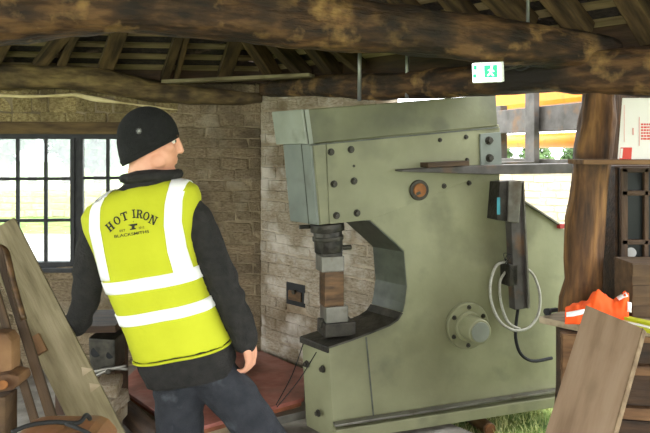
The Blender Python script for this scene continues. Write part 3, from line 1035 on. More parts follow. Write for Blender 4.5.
# sloping guard strip on the rear plate
bar('guard_strip', onM(500, 186, -0.002), onM(560, 225.5, -0.002), 0.02, 0.006, M_['steel'], ph, bevel=0.002)
box('red_cap', onM(562, 226, -0.01), 0.03, 0.02, 0.014, M_['redpaint'], ph, dirx=MU, bevel=0.004)
# wires from the anvil block
for a, b, c in [((305, 343), (292, 375), (276, 405)), ((318, 352), (299, 380), (277, 407))]:
    tube('wire', smooth_path([onF(*a) - MU * .01, PL(*b, onF(*a) - MU * .08, MU.lerp(-MN, .5).normalized()), G(c[0], c[1], 0.13)], 5), 0.003, M_['rubber'], ph, n=5)

# packing under the rear of the machine
pk = onM(484, 424, 0.03)
rl = thing('steel_roller', (pk.x, pk.y, -0.085), 'dirty steel roller under the rear of the machine', 'roller')
zb = onM(484, 420, 0.0).z
rr = 0.03
q = onM(484, 424, 0.0); q.z = -0.085 + 0.045
cyl('roller_bar', q - MN * 0.06, q + MN * (MW + .05), 0.042, M_['brownsteel'], rl, n=16, bevel=0.003)
cyl('roller_end', q - MN * 0.07, q - MN * 0.055, 0.034, M_['rust'], rl, n=16)

# ================================================================ TELEHANDLER OUTSIDE
T1 = onM(600, 167.5, -0.10)
tip = onM(402, 170, -0.10)
FZ = T1.z
th_ = thing('telehandler', (T1.x + 1.6, T1.y + 0.9, -0.085), 'yellow telehandler outside with its forks reaching along the machine', 'vehicle')


def fork(root, L):
    d = -MU
    prof = []
    r = root.copy(); r.z = FZ
    a = [(0, -.036), (L * .6, -.034), (L, -.012), (L, -.002), (L * .85, .010), (L * .5, .022), (0.045, .028), (0.045, .55), (0, .55)]
    pts = [r + d * (x - 0.0) + UP * z_ for x, z_ in a]
    prism('fork', [p - MN * 0.055 for p in pts], MN * 0.11, M_['forkpaint'], th_, bevel=0.004)


fork(T1 + MN * 0.055, (T1 - tip).length)
T2 = T1 + MN * 0.66
fork(T2, 0.85)
for (z0, z1) in ((.24, .42), (.0, .045)):
    c = T1 + MN * 0.45 + MU * 0.05; c.z = FZ + (z0 + z1) / 2
    box('carriage_bar', c, 0.045, 0.72, (z1 - z0) / 2, M_['forkpaint'], th_, dirx=MU, bevel=0.006)
for w in (-0.2, 1.16):
    c = T1 + MN * w + MU * .05; c.z = FZ + .2
    box('carriage_upright', c, .03, .035, .26, M_['forkpaint'], th_, dirx=MU, bevel=0.004)
B0 = T1 + MN * 0.45 + MU * 0.42
c = B0.copy(); c.z = FZ + 0.185
cyl('tilt_cylinder', c - MN * 0.75, c + MN * 1.6, 0.06, M_['yellow'], th_, n=24, bevel=0.01)
c = B0.copy(); c.z = FZ + .58
box('boom_head', c + MN * .4, 0.13, 1.1, 0.13, M_['yellow'], th_, dirx=MU, bevel=0.04)
bar('boom', B0 + Vector((0, 0, FZ * 0 + .45 - .05)) + MU * .1, B0 + MU * 3.2 + UP * 0.5, 0.16, 0.16, M_['yellow'], th_, bevel=0.02)
cc = B0 + MU * 3.2; cc.z = 0.8
box('chassis', cc, 1.5, 0.5, 0.35, M_['yellow'], th_, dirx=MU, bevel=0.05)
box('cab', cc + UP * 0.9 + MN * -0.3, 0.6, 0.4, 0.7, M_['darkglass'], th_, dirx=MU, bevel=0.06)
for a in (-1, 1):
    for b in (-1, 1):
        p = cc + MU * a * 1.1 + MN * b * 0.55; p.z = -0.085 + 0.55
        cyl('wheel', p - MN * 0.2, p + MN * 0.2, 0.55, M_['rubber'], th_, n=28, bevel=0.05)
# wood packer on the fork
wb = bar('wood_packer', onM(424, 165, -0.10), onM(465, 163, -0.10), 0.05, 0.014, M_['stave'], None, bevel=0.003)
tag(wb, 'small brown wood packer lying on the fork against the machine', 'wood block')

# ================================================================ RED PLATE ON THE FLOOR
zp = 0.1
pl_px = [(118, 386), (185, 431), (304, 398), (304, 369), (262, 351), (150, 355)]
pts = [G(x, y, zp) for x, y in pl_px]
for i_, p_ in enumerate(pts):
    for nn in (NL, NR):
        k_ = (p_ - CN).dot(nn)
        if k_ < 0.025: p_ += nn * (0.025 - k_)
rpl = thing('red_plate', (pts[1] + pts[4]) / 2 * Vector((1, 1, 0)).length / math.sqrt(2) if False else Vector((pts[1].x, pts[1].y, 0)), 'worn red steel plate laid over the floor behind the man', 'floor plate')
prism('plate', pts, (0, 0, -0.022), M_['red'], rpl, bevel=0.003)
ins = [p + ((sum(pts, Vector()) / len(pts)) - p) * 0.03 for p in pts]
prism('plate_rim', [Vector((p.x, p.y, zp - 0.0225)) for p in ins], (0, 0, -0.03), M_['rust_edge'], rpl)
cx_ = sum(pts, Vector()) / len(pts)
ins2 = [p + (cx_ - p) * 0.05 for p in pts]
prism('plinth', [Vector((p.x, p.y, zp - 0.053)) for p in ins2], (0, 0, -(zp - 0.053)), M_['mortar'], rpl)
# steel rail in front of the plate, right
bar_a, bar_b = G(236, 428, 0.03), G(303, 412, 0.03)
rl2 = bar('floor_rail', bar_a + UP * -0.005, bar_b + UP * -0.005, 0.03, 0.024, M_['steel'], None, bevel=0.004)
tag(rl2, 'pale steel bar lying on the floor before the red plate', 'bar')

# ================================================================ THE MAN
MD = 2.4
MS = 2.325
K = MS / 650.0
man = thing('person', (P(205, 150, MD).x, MD, 0), 'man from behind in a yellow vest and black beanie, looking right at the machine', 'person')


def Q(px, py, dy=0.0):
    """a point in the man's own plane, moved dy metres away from the viewer"""
    p = P(px, py, MS)
    p.y = MD + dy
    return p


def torso_rings(rows, roll, grow=0.0, n=40, ex=2.5):
    R_ = []
    for (x, y, hw, dep, *rest) in rows:
        rl = math.radians(rest[0] if rest else roll)
        yo = rest[1] if len(rest) > 1 else 0.0
        c = Q(x, y, yo)
        ax = Vector((math.cos(rl), 0, math.sin(rl)))
        ring = []
        for k in range(n):
            a = 2 * math.pi * k / n
            cs, sn = math.cos(a), math.sin(a)
            q = math.copysign(abs(cs) ** (2 / ex), cs) * (hw * K + grow)
            w = math.copysign(abs(sn) ** (2 / ex), sn) * (dep + grow)
            # shallow hollow along the spine
            if sn < 0: w *= 1 - 0.06 * math.exp(-(q / 0.05) ** 2)
            ring.append(c + ax * q + Vector((0, w, 0)))
        R_.append(ring)
    return R_


# ---- skin: head, neck, hands and the body under the clothes, one surface
bv, bf = [], []
HC = P(151, 140, MD)
yaw = math.radians(14)
Fw = Vector((math.cos(yaw), math.sin(yaw), -0.05)).normalized()
Sd = Vector((-math.sin(yaw), math.cos(yaw), 0))
Uw = Fw.cross(Sd)
if Uw.z < 0: Uw = -Uw
HR = Matrix((Fw, Sd, Uw)).transposed()
hp_ = lambda a, b, c: HC + HR @ Vector((a, b, c))
blob(bv, bf, hp_(-0.005, 0, .012), (.094, .075, .092), R=HR, nu=24, nv=16)
blob(bv, bf, hp_(.048, 0, -.045), (.050, .058, .078), R=HR, nu=20, nv=14)
blob(bv, bf, hp_(.040, 0, -.085), (.048, .046, .034), R=HR)
blob(bv, bf, hp_(.078, 0, -.110), (.019, .020, .017), R=HR)
capsule(bv, bf, [hp_(.092, 0, .012), hp_(.104, 0, -.012), hp_(.110, 0, -.034)], [.009, .010, .0125])
blob(bv, bf, hp_(.103, .010, -.038), (.009, .008, .007), R=HR)
blob(bv, bf, hp_(.103, -.010, -.038), (.009, .008, .007), R=HR)
blob(bv, bf, hp_(.083, 0, .022), (.014, .046, .012), R=HR)
blob(bv, bf, hp_(.090, 0, -.066), (.012, .022, .007), R=HR)
blob(bv, bf, hp_(.088, 0, -.078), (.012, .020, .008), R=HR)
for s in (-1, 1):
    blob(bv, bf, hp_(.062, s * .044, -.025), (.026, .022, .022), R=HR)
    blob(bv, bf, hp_(.030, s * .052, -.075), (.03, .014, .026), R=HR)
    blob(bv, bf, hp_(-.006, s * .076, -.022), (.020, .010, .032), R=HR)
capsule(bv, bf, [hp_(-.012, 0, -.06), hp_(-.018, 0, -.12), Q(143, 192)], [.058, .06, .066], n=18)
# trunk and limbs
addg(bv, bf, ring_loft(torso_rings([(184, 376, 34, .08), (178, 354, 40, .10), (163, 315, 38, .10), (149, 280, 40, .105), (141, 245, 45, .11), (137, 212, 46, .10), (139, 196, 36, .085), (143, 186, 18, .06)], 10.5)))
for a, b, c in (((176, 385), (182, 472), (188, 562)), ((214, 380), (264, 446), (272, 560))):
    fwd = 0.0 if a[0] < 200 else -0.05
    capsule(bv, bf, [P(*a, MD), P(*b, MD + fwd), P(*c, MD + 0.02)], [.06, .05, .042], n=14)
RA = [Q(176, 212), Q(207, 258, 0.0), Q(228, 302, 0.0), Q(243, 343, -.01)]
LA = [Q(104, 222), Q(83, 262, -.01), Q(76, 300, 0.02), Q(60, 333, 0.07)]
capsule(bv, bf, RA, [.03, .036, .034, .027])
capsule(bv, bf, LA, [.03, .036, .034, .027])


def hand(w, dn, side, curl, back):
    """w wrist, dn direction to the knuckles, side direction from pinky to thumb, curl = direction the fingers bend"""
    dn, side, curl = Vector(dn).normalized(), Vector(side).normalized(), Vector(curl).normalized()
    kn = w + dn * 0.082
    for t in (-.032, -.012, .010, .030):
        capsule(bv, bf, [w + side * t * .55, w + dn * .045 + side * t * .9 - curl * .004, kn + side * t * 1.0], [.0165, .0165, .0125], n=10)
    for t, L, bend in ((-.034, .8, 1.15), (-.012, .97, 1.05), (.011, 1.02, .95), (.033, .94, .85)):
        p0 = kn + side * t
        d1 = (dn * math.cos(bend * .45) + curl * math.sin(bend * .45))
        d2 = (dn * math.cos(bend * 1.15) + curl * math.sin(bend * 1.15))
        d3 = (dn * math.cos(bend * 1.7) + curl * math.sin(bend * 1.7))
        p1 = p0 + d1 * .040 * L
        p2 = p1 + d2 * .025 * L
        p3 = p2 + d3 * .018 * L
        capsule(bv, bf, [p0, p1, p2, p3], [.0105, .0095, .0088, .0078], n=10)
    t0 = w + dn * .018 + side * .026
    capsule(bv, bf, [t0, t0 + dn * .030 + side * .024 + curl * .012, t0 + dn * .060 + side * .030 + curl * .024, t0 + dn * .082 + side * .026 + curl * .032], [.0155, .0125, .0105, .009], n=10)


hand(Q(243.5, 342, -.01), (0.25, 0.12, -1), (0.25, 1, 0.1), (-1, 0.15, -.25), None)
hand(Q(60, 333, .07), (-.75, 0.5, -.55), (-.2, 1, .1), (1, 0.1, -.2), None)
body_o = remesh('body', bv, bf, M_['skin'], 0.0045, man, smooth=5)
for s in (-1, 1):
    v, f = [], []
    blob(v, f, hp_(.077, s * .033, .0), (.0115, .0115, .0115), R=HR)
    eye = mesh('eye', v, f, M_['carton'], man, smooth=True)
    v, f = [], []
    blob(v, f, hp_(.087, s * .034, .0), (.004, .0055, .0055), R=HR)
    mesh('iris', v, f, M_['print'], eye, smooth=True)
    v, f = [], []
    blob(v, f, hp_(.094, s * .033, .020), (.005, .018, .004), R=HR)
    mesh('eyebrow', v, f, M_['brownwood'], man, smooth=True)

# ---- beanie: dome over the skull, lower at the nape than at the brow
nu, nv = 44, 30
hatc = hp_(-0.008, 0, 0.012)
rim_p = hp_(0.0, 0, -0.043)
hn = (Uw * 0.85 - Fw * 0.53).normalized()


def dome(t, a, g=0.0):
    """t 0 at the crown, 1 far below the ears"""
    if t < .5:
        th = math.pi * t
        r, z_ = math.sin(th), math.cos(th) * (.106 + g)
    else:
        u = (t - .5) / .5
        r, z_ = 1 - 0.42 * u * u, -0.15 * u
    return hatc + HR @ Vector((r * math.cos(a) * (.105 + g) - .003 - .0 * t, r * math.sin(a) * (.088 + g), z_))


rim, rimt = [], []
for j in range(nu):
    a = 2 * math.pi * j / nu
    for i in range(400):
        q = dome(i / 399, a)
        if (q - rim_p).dot(hn) < 0: break
    rim.append(q); rimt.append(i / 399)
vv = [dome(max(0.01, rimt[j] * i / nv), 2 * math.pi * j / nu) for i in range(nv + 1) for j in range(nu)]
ff = [(i * nu + j, i * nu + (j + 1) % nu, (i + 1) * nu + (j + 1) % nu, (i + 1) * nu + j) for i in range(nv) for j in range(nu)]
ff.append(tuple(range(nu)))
hat = mesh('beanie', vv, ff, M_['knit'], man, smooth=True)
sd = hat.modifiers.new('thickness', 'SOLIDIFY'); sd.thickness = 0.006; sd.offset = 1
# knitted rim roll
v, f = [], []
nrr = 8
for j in range(nu):
    c = dome(rimt[j] - .03, 2 * math.pi * j / nu, .003)
    t = (rim[(j + 1) % nu] - rim[j - 1]).normalized()
    o_ = (c - hatc); o_ = (o_ - t * o_.dot(t)).normalized()
    b_ = t.cross(o_)
    for k in range(nrr):
        an = 2 * math.pi * k / nrr
        v.append(c + o_ * math.cos(an) * 0.0055 + b_ * math.sin(an) * 0.012)
for j in range(nu):
    for k in range(nrr):
        f.append((j * nrr + k, j * nrr + (k + 1) % nrr, ((j + 1) % nu) * nrr + (k + 1) % nrr, ((j + 1) % nu) * nrr + k))
mesh('rim', v, f, M_['knit'], hat, smooth=True)

# ---- clothes
JR = [(187, 384, 46, .124, 10), (185, 373, 48, .130), (178, 354, 48, .128), (163, 315, 47, .125), (149, 280, 47, .128), (141, 245, 51, .132), (137, 218, 55, .13), (137, 204, 53, .12), (139, 192, 40, .105), (143, 184, 27, .088, 8), (146, 176, 24.5, .078, 5), (148, 170.5, 24, .076, 3)]
jv, jf = [], []
addg(jv, jf, ring_loft(torso_rings(JR, 10.5)))
SR = [Q(178, 207), Q(190, 220), Q(204, 250, 0.0), Q(218, 282, .005), Q(232, 316, 0), Q(244, 346, -.01)]
capsule(jv, jf, SR, [.060, .064, .064, .060, .055, .046], n=18)
SL = [Q(101, 216), Q(91, 236), Q(84, 264, -.01), Q(79, 290, .01), Q(73, 313, .03), Q(64, 335, .06)]
capsule(jv, jf, SL, [.07, .066, .060, .056, .050, .044], n=18)


def folds(q):
    return 0.0035 * math.sin(q.z * 62 + 9 * q.x + 3 * noise.noise(q * 8)) * (0.5 + noise.noise(q * 5))


jacket = remesh('jacket', jv, jf, M_['jacket'], 0.008, man, smooth=5, noise_amp=0.004, noise_s=11, disp=folds)
# collar roll
cr_ = torso_rings([(146, 177, 27, .086, 5)], 4, n=40)[0]
tube('collar', cr_ + cr_[:2], 0.018, M_['jacket'], man, n=8)

VR = [(178.5, 354, 50.5, .140), (171, 335, 49.5, .138), (163, 315, 49, .137), (149, 280, 49, .138), (141, 245, 53, .142), (137.5, 222, 59, .140), (136.5, 208, 61.5, .130), (137, 197, 57, .118), (140, 190, 45, .105), (141.5, 186, 33, .092)]
vv_, vf_ = [], []
addg(vv_, vf_, ring_loft(torso_rings(VR, 10.5, n=48)))


def vfold(q):
    return 0.004 * math.sin(q.x * 38 + q.z * 22 + 4 * noise.noise(q * 5)) * max(0, noise.noise(q * 3.3 + Vector((3, 0, 0))) + .25)


vest = remesh('vest', vv_, vf_, M_['limevest'], 0.008, man, smooth=3, noise_amp=0.0025, noise_s=8, disp=vfold)
bvh = BVHTree.FromPolygons([x.co.copy() for x in vest.data.vertices], [tuple(p.vertices) for p in vest.data.polygons])


def drape(px, py, off=0.003):
    """lay a point of the vest's back on the cloth, looking straight along its back"""
    p = P(px, py, MD - 0.13)
    h = bvh.ray_cast(Vector((p.x, 0.5, p.z)), Vector((0, 1, 0)))
    if h[0] is None:
        h = bvh.find_nearest(p)
    return h[0] + Vector((0, -off, 0))


def radial(c, d, off):
    h = bvh.ray_cast(c + d * 1.0, -d)
    if h[0] is None:
        return c + d * 0.15
    return h[0] + d * off


def spine(y):
    for i in range(len(VR) - 1):
        if VR[i][1] >= y >= VR[i + 1][1]:
            t = (VR[i][1] - y) / (VR[i][1] - VR[i + 1][1])
            return VR[i][0] + (VR[i + 1][0] - VR[i][0]) * t
    return VR[0][0]


def band(yc, hpx, roll, sag=0.0):
    v, f = [], []
    n = 72
    rl = math.radians(roll)
    ax = Vector((math.cos(rl), 0, math.sin(rl)))
    upv = Vector((-math.sin(rl), 0, math.cos(rl)))
    for k in range(n):
        a = 2 * math.pi * k / n
        d = (ax * math.cos(a) + Vector((0, 1, 0)) * math.sin(a)).normalized()
        for i, t in enumerate((-1, -.33, .33, 1)):
            c = Q(spine(yc), yc) + upv * (t * hpx * K)
            v.append(radial(c, d, 0.0045))
        v.append(radial(Q(spine(yc), yc) + upv * (hpx * K), d, -0.002))
        v.append(radial(Q(spine(yc), yc) - upv * (hpx * K), d, -0.002))
    m = 6
    for k in range(n):
        b, c = k * m, ((k + 1) % n) * m
        for i in range(3):
            f.append((b + i, b + i + 1, c + i + 1, c + i))
        f.append((b + 3, b + 4, c + 4, c + 3))
        f.append((b + 5, b, c, c + 5))
    return mesh('reflective_strip', v, f, M_['tape'], vest, smooth=True)


band(281, 6.2, 9.5)
band(312.5, 5.6, 10.5)


def strip(pts):
    """strip up the back and over the shoulder: rows (left x, y, right x, y, metres from the man's centre plane)"""
    v, f = [], []
    for (x0, y0, x1, y1, dy) in pts:
        for i in range(5):
            t = i / 4
            X, Y = x0 + (x1 - x0) * t, y0 + (y1 - y0) * t
            p = P(X, Y, MD - .12); p.y = MD + dy
            h = bvh.ray_cast(Vector((p.x, 0.5, p.z)), Vector((0, 1, 0))) if dy < -.1 else (None,)
            if h[0] is None: h = bvh.find_nearest(p)
            v.append(h[0] + h[1] * 0.0045)
    for r in range(len(pts) - 1):
        for i in range(4):
            f.append((r * 5 + i, r * 5 + i + 1, r * 5 + 6 + i, r * 5 + 5 + i))
    o = mesh('reflective_strip', v, f, M_['tape'], vest, smooth=True)
    s_ = o.modifiers.new('t', 'SOLIDIFY'); s_.thickness = 0.003
    return o


def lerp_rows(a, n):
    out = []
    for i in range(len(a) - 1):
        for k in range(n):
            t = k / n
            out.append(tuple(a[i][j] + (a[i + 1][j] - a[i][j]) * t for j in range(5)))
    return out + [a[-1]]


strip(lerp_rows([(97.5, 283, 110, 281, -.13), (93, 258, 105.5, 255, -.13), (88.5, 232, 100.5, 228, -.13), (88, 212, 100, 208, -.13), (91, 203, 103, 198, -.11), (93, 195, 106, 190, -.05), (94, 190, 107, 186, .02), (94, 205, 107, 200, .10)], 5))
strip(lerp_rows([(174, 274, 190, 270, -.13), (168, 252, 184, 248, -.13), (164.5, 226, 180, 222, -.13), (164.5, 205, 180.5, 201, -.13), (166, 194, 182, 192, -.11), (167, 184, 183, 184, -.05), (167, 180, 182, 182, .02), (166, 195, 181, 195, .10)], 5))

# ---- printed badge on the back
GL = {
    'H': [(.10, 0, .36, 1), (.64, 0, .90, 1), (.3, .42, .7, .58), (0, 0, .46, .11), (.54, 0, 1, .11), (0, .89, .46, 1), (.54, .89, 1, 1)],
    'T': [(.37, 0, .63, 1), (0, .86, 1, 1), (0, .68, .12, 1), (.88, .68, 1, 1), (.22, 0, .78, .11)],
    'I': [(.3, 0, .7, 1), (.05, 0, .95, .12), (.05, .88, .95, 1)],
    'O': 'ring', 'R': 'R', 'N': 'N'}


def glyph(ch, cx, cy, w, h, rot, v, f):
    rot = math.radians(rot)
    def add(pts):
        b = len(v)
        for (x, y) in pts:
            X, Y = (x - .5) * w, (y - .5) * h
            px = cx + X * math.cos(rot) - Y * math.sin(rot)
            py = cy - (X * math.sin(rot) + Y * math.cos(rot))
            v.append(drape(px, py, 0.0032))
        f.append(tuple(range(b, b + len(pts))))
    def rect(a, b, c, d): add([(a, b), (c, b), (c, d), (a, d)])
    def ring(cx_, cy_, rx, ry, t, a0=0, a1=360, n=18):
        for i in range(n):
            p, q = math.radians(a0 + (a1 - a0) * i / n), math.radians(a0 + (a1 - a0) * (i + 1) / n)
            add([(cx_ + rx * math.cos(p), cy_ + ry * math.sin(p)), (cx_ + rx * math.cos(q), cy_ + ry * math.sin(q)),
                 (cx_ + (rx - t) * math.cos(q), cy_ + (ry - t * .55) * math.sin(q)), (cx_ + (rx - t) * math.cos(p), cy_ + (ry - t * .55) * math.sin(p))])
    g = GL[ch]
    if g == 'ring': ring(.5, .5, .5, .5, .24)
    elif g == 'R':
        rect(.10, 0, .36, 1); rect(0, 0, .46, .11); rect(0, .89, .5, 1); rect(.3, .44, .55, .55)
        ring(.5, .72, .42, .28, .24, -90, 90, 10)
        add([(.45, .5), (.68, .5), (.98, 0), (.72, 0)]); rect(.66, 0, 1.05, .11)
    elif g == 'N':
        rect(.12, 0, .28, 1); rect(.74, 0, .9, 1); rect(0, 0, .42, .1); rect(0, .9, .3, 1); rect(.6, .9, 1.02, 1)
        add([(.1, 1), (.36, 1), (.9, 0), (.7, 0)])
    else:
        for r in g: rect(*r)


letters = [('H', 110.5, 226.6, 6.2, 7.6, 40), ('O', 117.3, 220.4, 5.6, 7.4, 31), ('T', 124.4, 216.4, 5.8, 7.4, 20), ('I', 133.6, 213.8, 3.2, 7.4, 7), ('R', 139.6, 214, 5.8, 7.4, -3), ('O', 146.6, 216, 5.6, 7.4, -13), ('N', 153.4, 219.8, 6.4, 7.6, -24)]
for ch_, *a in letters:
    v, f = [], []
    a[2] *= 1.16; a[3] *= 1.16
    glyph(ch_, *a, v, f)
    mesh('printed_letter', v, f, M_['print'], vest, recalc=False)
# anvil mark
v, f = [], []
def apoly(pts):
    b = len(v)
    r = math.radians(8)
    for x, y in pts:
        v.append(drape(133.2 + x * math.cos(r) - y * math.sin(r) * 0, 226.4 - y - x * math.sin(r), 0.0032))
    f.append(tuple(range(b, b + len(pts))))
apoly([(-5, 2.3), (-1.5, .6), (4.6, .6), (4.6, 2.6), (-2.6, 2.6)])
apoly([(-1.3, .6), (-1.0, -1.6), (1.8, -1.6), (2.1, .6)])
apoly([(-2.8, -3.1), (-2.6, -1.9), (-1, -1.5), (1.8, -1.5), (3.2, -1.9), (3.4, -3.1)])
apoly([(0, 4.3), (.7, 4.3), (.7, 5.2), (0, 5.2)])
mesh('anvil_mark', v, f, M_['print'], vest, recalc=False)


def small_text(s, x0, y0, x1, y1, h):
    cu = bpy.data.curves.new('t', 'FONT')
    cu.body = s; cu.align_x = 'CENTER'; cu.align_y = 'CENTER'; cu.size = 1.0; cu.offset = 0.012
    t = bpy.data.objects.new('t', cu)
    COL.objects.link(t)
    bpy.context.view_layer.update()
    me = bpy.data.meshes.new_from_object(t.evaluated_get(bpy.context.evaluated_depsgraph_get()))
    bpy.data.objects.remove(t)
    xs = [p.co.x for p in me.vertices]; ys = [p.co.y for p in me.vertices]
    wx, wy = max(xs) - min(xs), max(ys) - min(ys)
    mx, my = (max(xs) + min(xs)) / 2, (max(ys) + min(ys)) / 2
    a = math.atan2(-(y1 - y0), x1 - x0)
    L = math.hypot(x1 - x0, y1 - y0)
    v = []
    for p in me.vertices:
        X = (p.co.x - mx) / wx * L
        Y = (p.co.y - my) / wy * h
        v.append(drape((x0 + x1) / 2 + X * math.cos(a) - Y * math.sin(a), (y0 + y1) / 2 - X * math.sin(a) - Y * math.cos(a), 0.0032))
    f = [tuple(p.vertices) for p in me.polygons]
    bpy.data.meshes.remove(me)
    mesh('printed_word', v, f, M_['print'], vest, recalc=False)


small_text('EST', 120.3, 230.8, 126.2, 229.8, 2.2)
small_text('2012', 139, 227.8, 145, 226.8, 2.2)
small_text('BLACKSMITHS', 115, 236.4, 149.8, 231, 3.0)
# hem binding
pp = torso_rings([(179, 355.5, 50.2, .139)], 10.5, n=48)[0]
tube('hem', pp + pp[:2], 0.005, M_['limevest'], vest, n=6)

# jeans
jv, jf = [], []
addg(jv, jf, ring_loft(torso_rings([(182, 350, 40, .11), (186, 370, 44, .118, 8), (188, 384, 43, .114, 4)], 8)))
LLG = [P(178, 376, MD), P(180, 410, MD), P(182, 470, MD - .01), P(186, 520, MD + .01), P(188, 566, MD + .02)]
RLG = [P(212, 374, MD), P(238, 402, MD - .02), P(266, 442, MD - .05), P(272, 500, MD), P(274, 560, MD + .04)]
capsule(jv, jf, LLG, [.094, .090, .080, .072, .066], n=18)
capsule(jv, jf, RLG, [.090, .086, .080, .072, .066], n=18)
jeans = remesh('jeans', jv, jf, M_['jeans'], 0.009, man, smooth=5, noise_amp=0.004, noise_s=10, disp=folds)
for (x, y, dy) in ((188, 566, .02), (274, 560, .04)):
    c = P(x, y, MD + dy); c.z = 0
    v, f = [], []
    fd = Vector((0.35, 1, 0)).normalized()
    rings = []
    sdv = Vector((fd.y, -fd.x, 0))
    for t, w, h in ((-.10, .03, .07), (-.08, .042, .11), (-.02, .045, .125), (.04, .045, .10), (.10, .05, .075), (.16, .046, .06), (.19, .02, .04)):
        rings.append([c + fd * t + sdv * (w * math.cos(2 * math.pi * k / 14)) + UP * (h / 2 + (h / 2) * math.sin(2 * math.pi * k / 14)) for k in range(14)])
    v, f = ring_loft(rings)
    bt = mesh('boot', v, f, M_['boot'], man, smooth=True)
    prism('sole', [c + fd * t + sdv * s_ for t, s_ in ((-.1, -.035), (-.1, .035), (.08, .05), (.16, .045), (.2, 0), (.16, -.045), (.08, -.05))], (0, 0, 0.02), M_['rubber'], bt, bevel=0.003)
# embroidery on the hat
hb_ = BVHTree.FromPolygons([x.co.copy() for x in hat.data.vertices], [tuple(p.vertices) for p in hat.data.polygons])


def stitch(px, py, a, L):
    p = P(px, py, MD)
    pts_ = []
    for t in (-1, 0, 1):
        X, Y = px + math.cos(a) * t * L, py + math.sin(a) * t * L
        o = Vector((0, 0, CAMH)); d = (P(X, Y, 1.0) - o).normalized()
        h = hb_.ray_cast(o, d)
        if h[0] is None: return
        pts_.append(h[0] - d * 0.008)
    tube('embroidery', pts_, 0.0009, M_['thread'], hat, n=5)


for k in range(5):
    stitch(138.8, 131, k * math.pi / 5 + 0.3, 3.0)
for k, (x, y) in enumerate([(173.8, 124.5), (174.6, 126.4), (174.0, 128.2), (172.9, 128.0)]):
    stitch(x, y, 0.9 + k * 1.2, 1.2)

# ================================================================ LEFT FOREGROUND
def board(name, tl, bl, width_px_dir, w, t, m, label, cat):
    pass


def lean_board(name, a, b, w, t, m, facing, label, cat):
    a, b = Vector(a), Vector(b)
    d = (b - a).normalized()
    o = bar(name, a, b, w, t, m, None, up=facing, bevel=0.004)
    return tag(o, label, cat)


# wide pale board leaning back
def lean_line(x0, y0, d0, x1, y1, dfl):
    """top at pixel (x0,y0) at distance d0; foot on the floor, image line through (x1,y1), foot at distance dfl"""
    yf = HOR + CAMH * FPX / dfl
    xf = x0 + (x1 - x0) * (yf - y0) / (y1 - y0)
    return P(x0, y0, d0), P(xf, yf, dfl)


a, b = lean_line(-4, 226, 2.5, 103, 440, 2.08)
facing = Vector((0.25, -1, 0.25)).normalized()
pb = thing('weathered_board', (b.x, b.y, 0), 'wide pale weathered board leaning back at the left of the man', 'board')
d_ = (b - a).normalized()
fx = facing - d_ * facing.dot(d_); fx.normalize()
wd = d_.cross(fx)
if wd.x < 0: wd = -wd
Fm = frame_from(d_, fx, a)
hwid = 0.074
prism('board_plank', [a - wd * hwid * .9 - UP * .01, a + wd * hwid * .95, b + wd * hwid, b - wd * hwid], -fx * 0.03, M_['paleboard'], pb, bevel=0.004, M=Fm)
for (x, y) in ((88, 372), (96, 388)):
    c = PL(x, y, a + fx * 0.001, fx)
    prism('pale_scar', [c + wd * .02, c - d_ * .028 - wd * .012, c - wd * .022 + d_ * .004], fx * 0.0012, M_['benchlight'], pb)
c = PL(39, 345, a, fx)
box('wood_cleat', c + fx * .012, 0.035, 0.020, 0.014, M_['brownwood'], pb, dirx=d_, up=fx, bevel=0.004)
# rough stand the boards lean on
sp = P(-16, 262, 2.62)
std = thing('timber_stand', (sp.x, sp.y, 0), 'rough timber stand behind the pale leaning board', 'stand')
bar('stand_post', Vector((sp.x, sp.y, 0.03)), Vector((sp.x, sp.y, P(0, 236, 2.62).z)), .03, .03, M_['brownwood'], std, up=(0, 1, 0), bevel=.004)
bar('stand_rail', Vector((sp.x - .2, sp.y - .04, sp.z)), Vector((P(10, 262, 2.58).x, sp.y - .04, sp.z)), .012, .03, M_['brownwood'], std, bevel=.003)
bar('stand_foot', Vector((sp.x - .2, sp.y, .02)), Vector((sp.x + .2, sp.y, .02)), .04, .02, M_['brownwood'], std, bevel=.003)
bar('stand_foot', Vector((sp.x, sp.y - .2, .02)), Vector((sp.x, sp.y + .2, .02)), .04, .0199, M_['brownwood'], std, bevel=.003)
# narrow brown staves
st_specs = [((-2, 248), (50, 412), 2.34, 2.02, .016, .014, 'dark brown wooden stave with a hooked top leaning before the pale board'),
            ((-10, 272), (34, 418), 2.28, 2.02, .013, .013, 'thin brown stave leaning furthest left before the pale board')]
for i, ((x0, y0), (x1, y1), d0, df, w, t, lab) in enumerate(st_specs):
    a2, b2 = lean_line(x0, y0, d0, x1, y1, df)
    sv = thing('stave', (b2.x, b2.y, 0), lab, 'stave', 'brown staves')
    bar('shaft', a2, b2, w, t, M_['stave'], sv, up=facing, bevel=0.005)
    if i == 0:
        tube('hook', smooth_path([P(-10, 250, d0), P(-3, 247, d0), P(5, 250, d0), P(9, 262, d0 - .02), P(14, 285, d0 - .04), P(24, 320, d0 - .07)], 5), 0.011, M_['brownsteel'], sv, n=8)
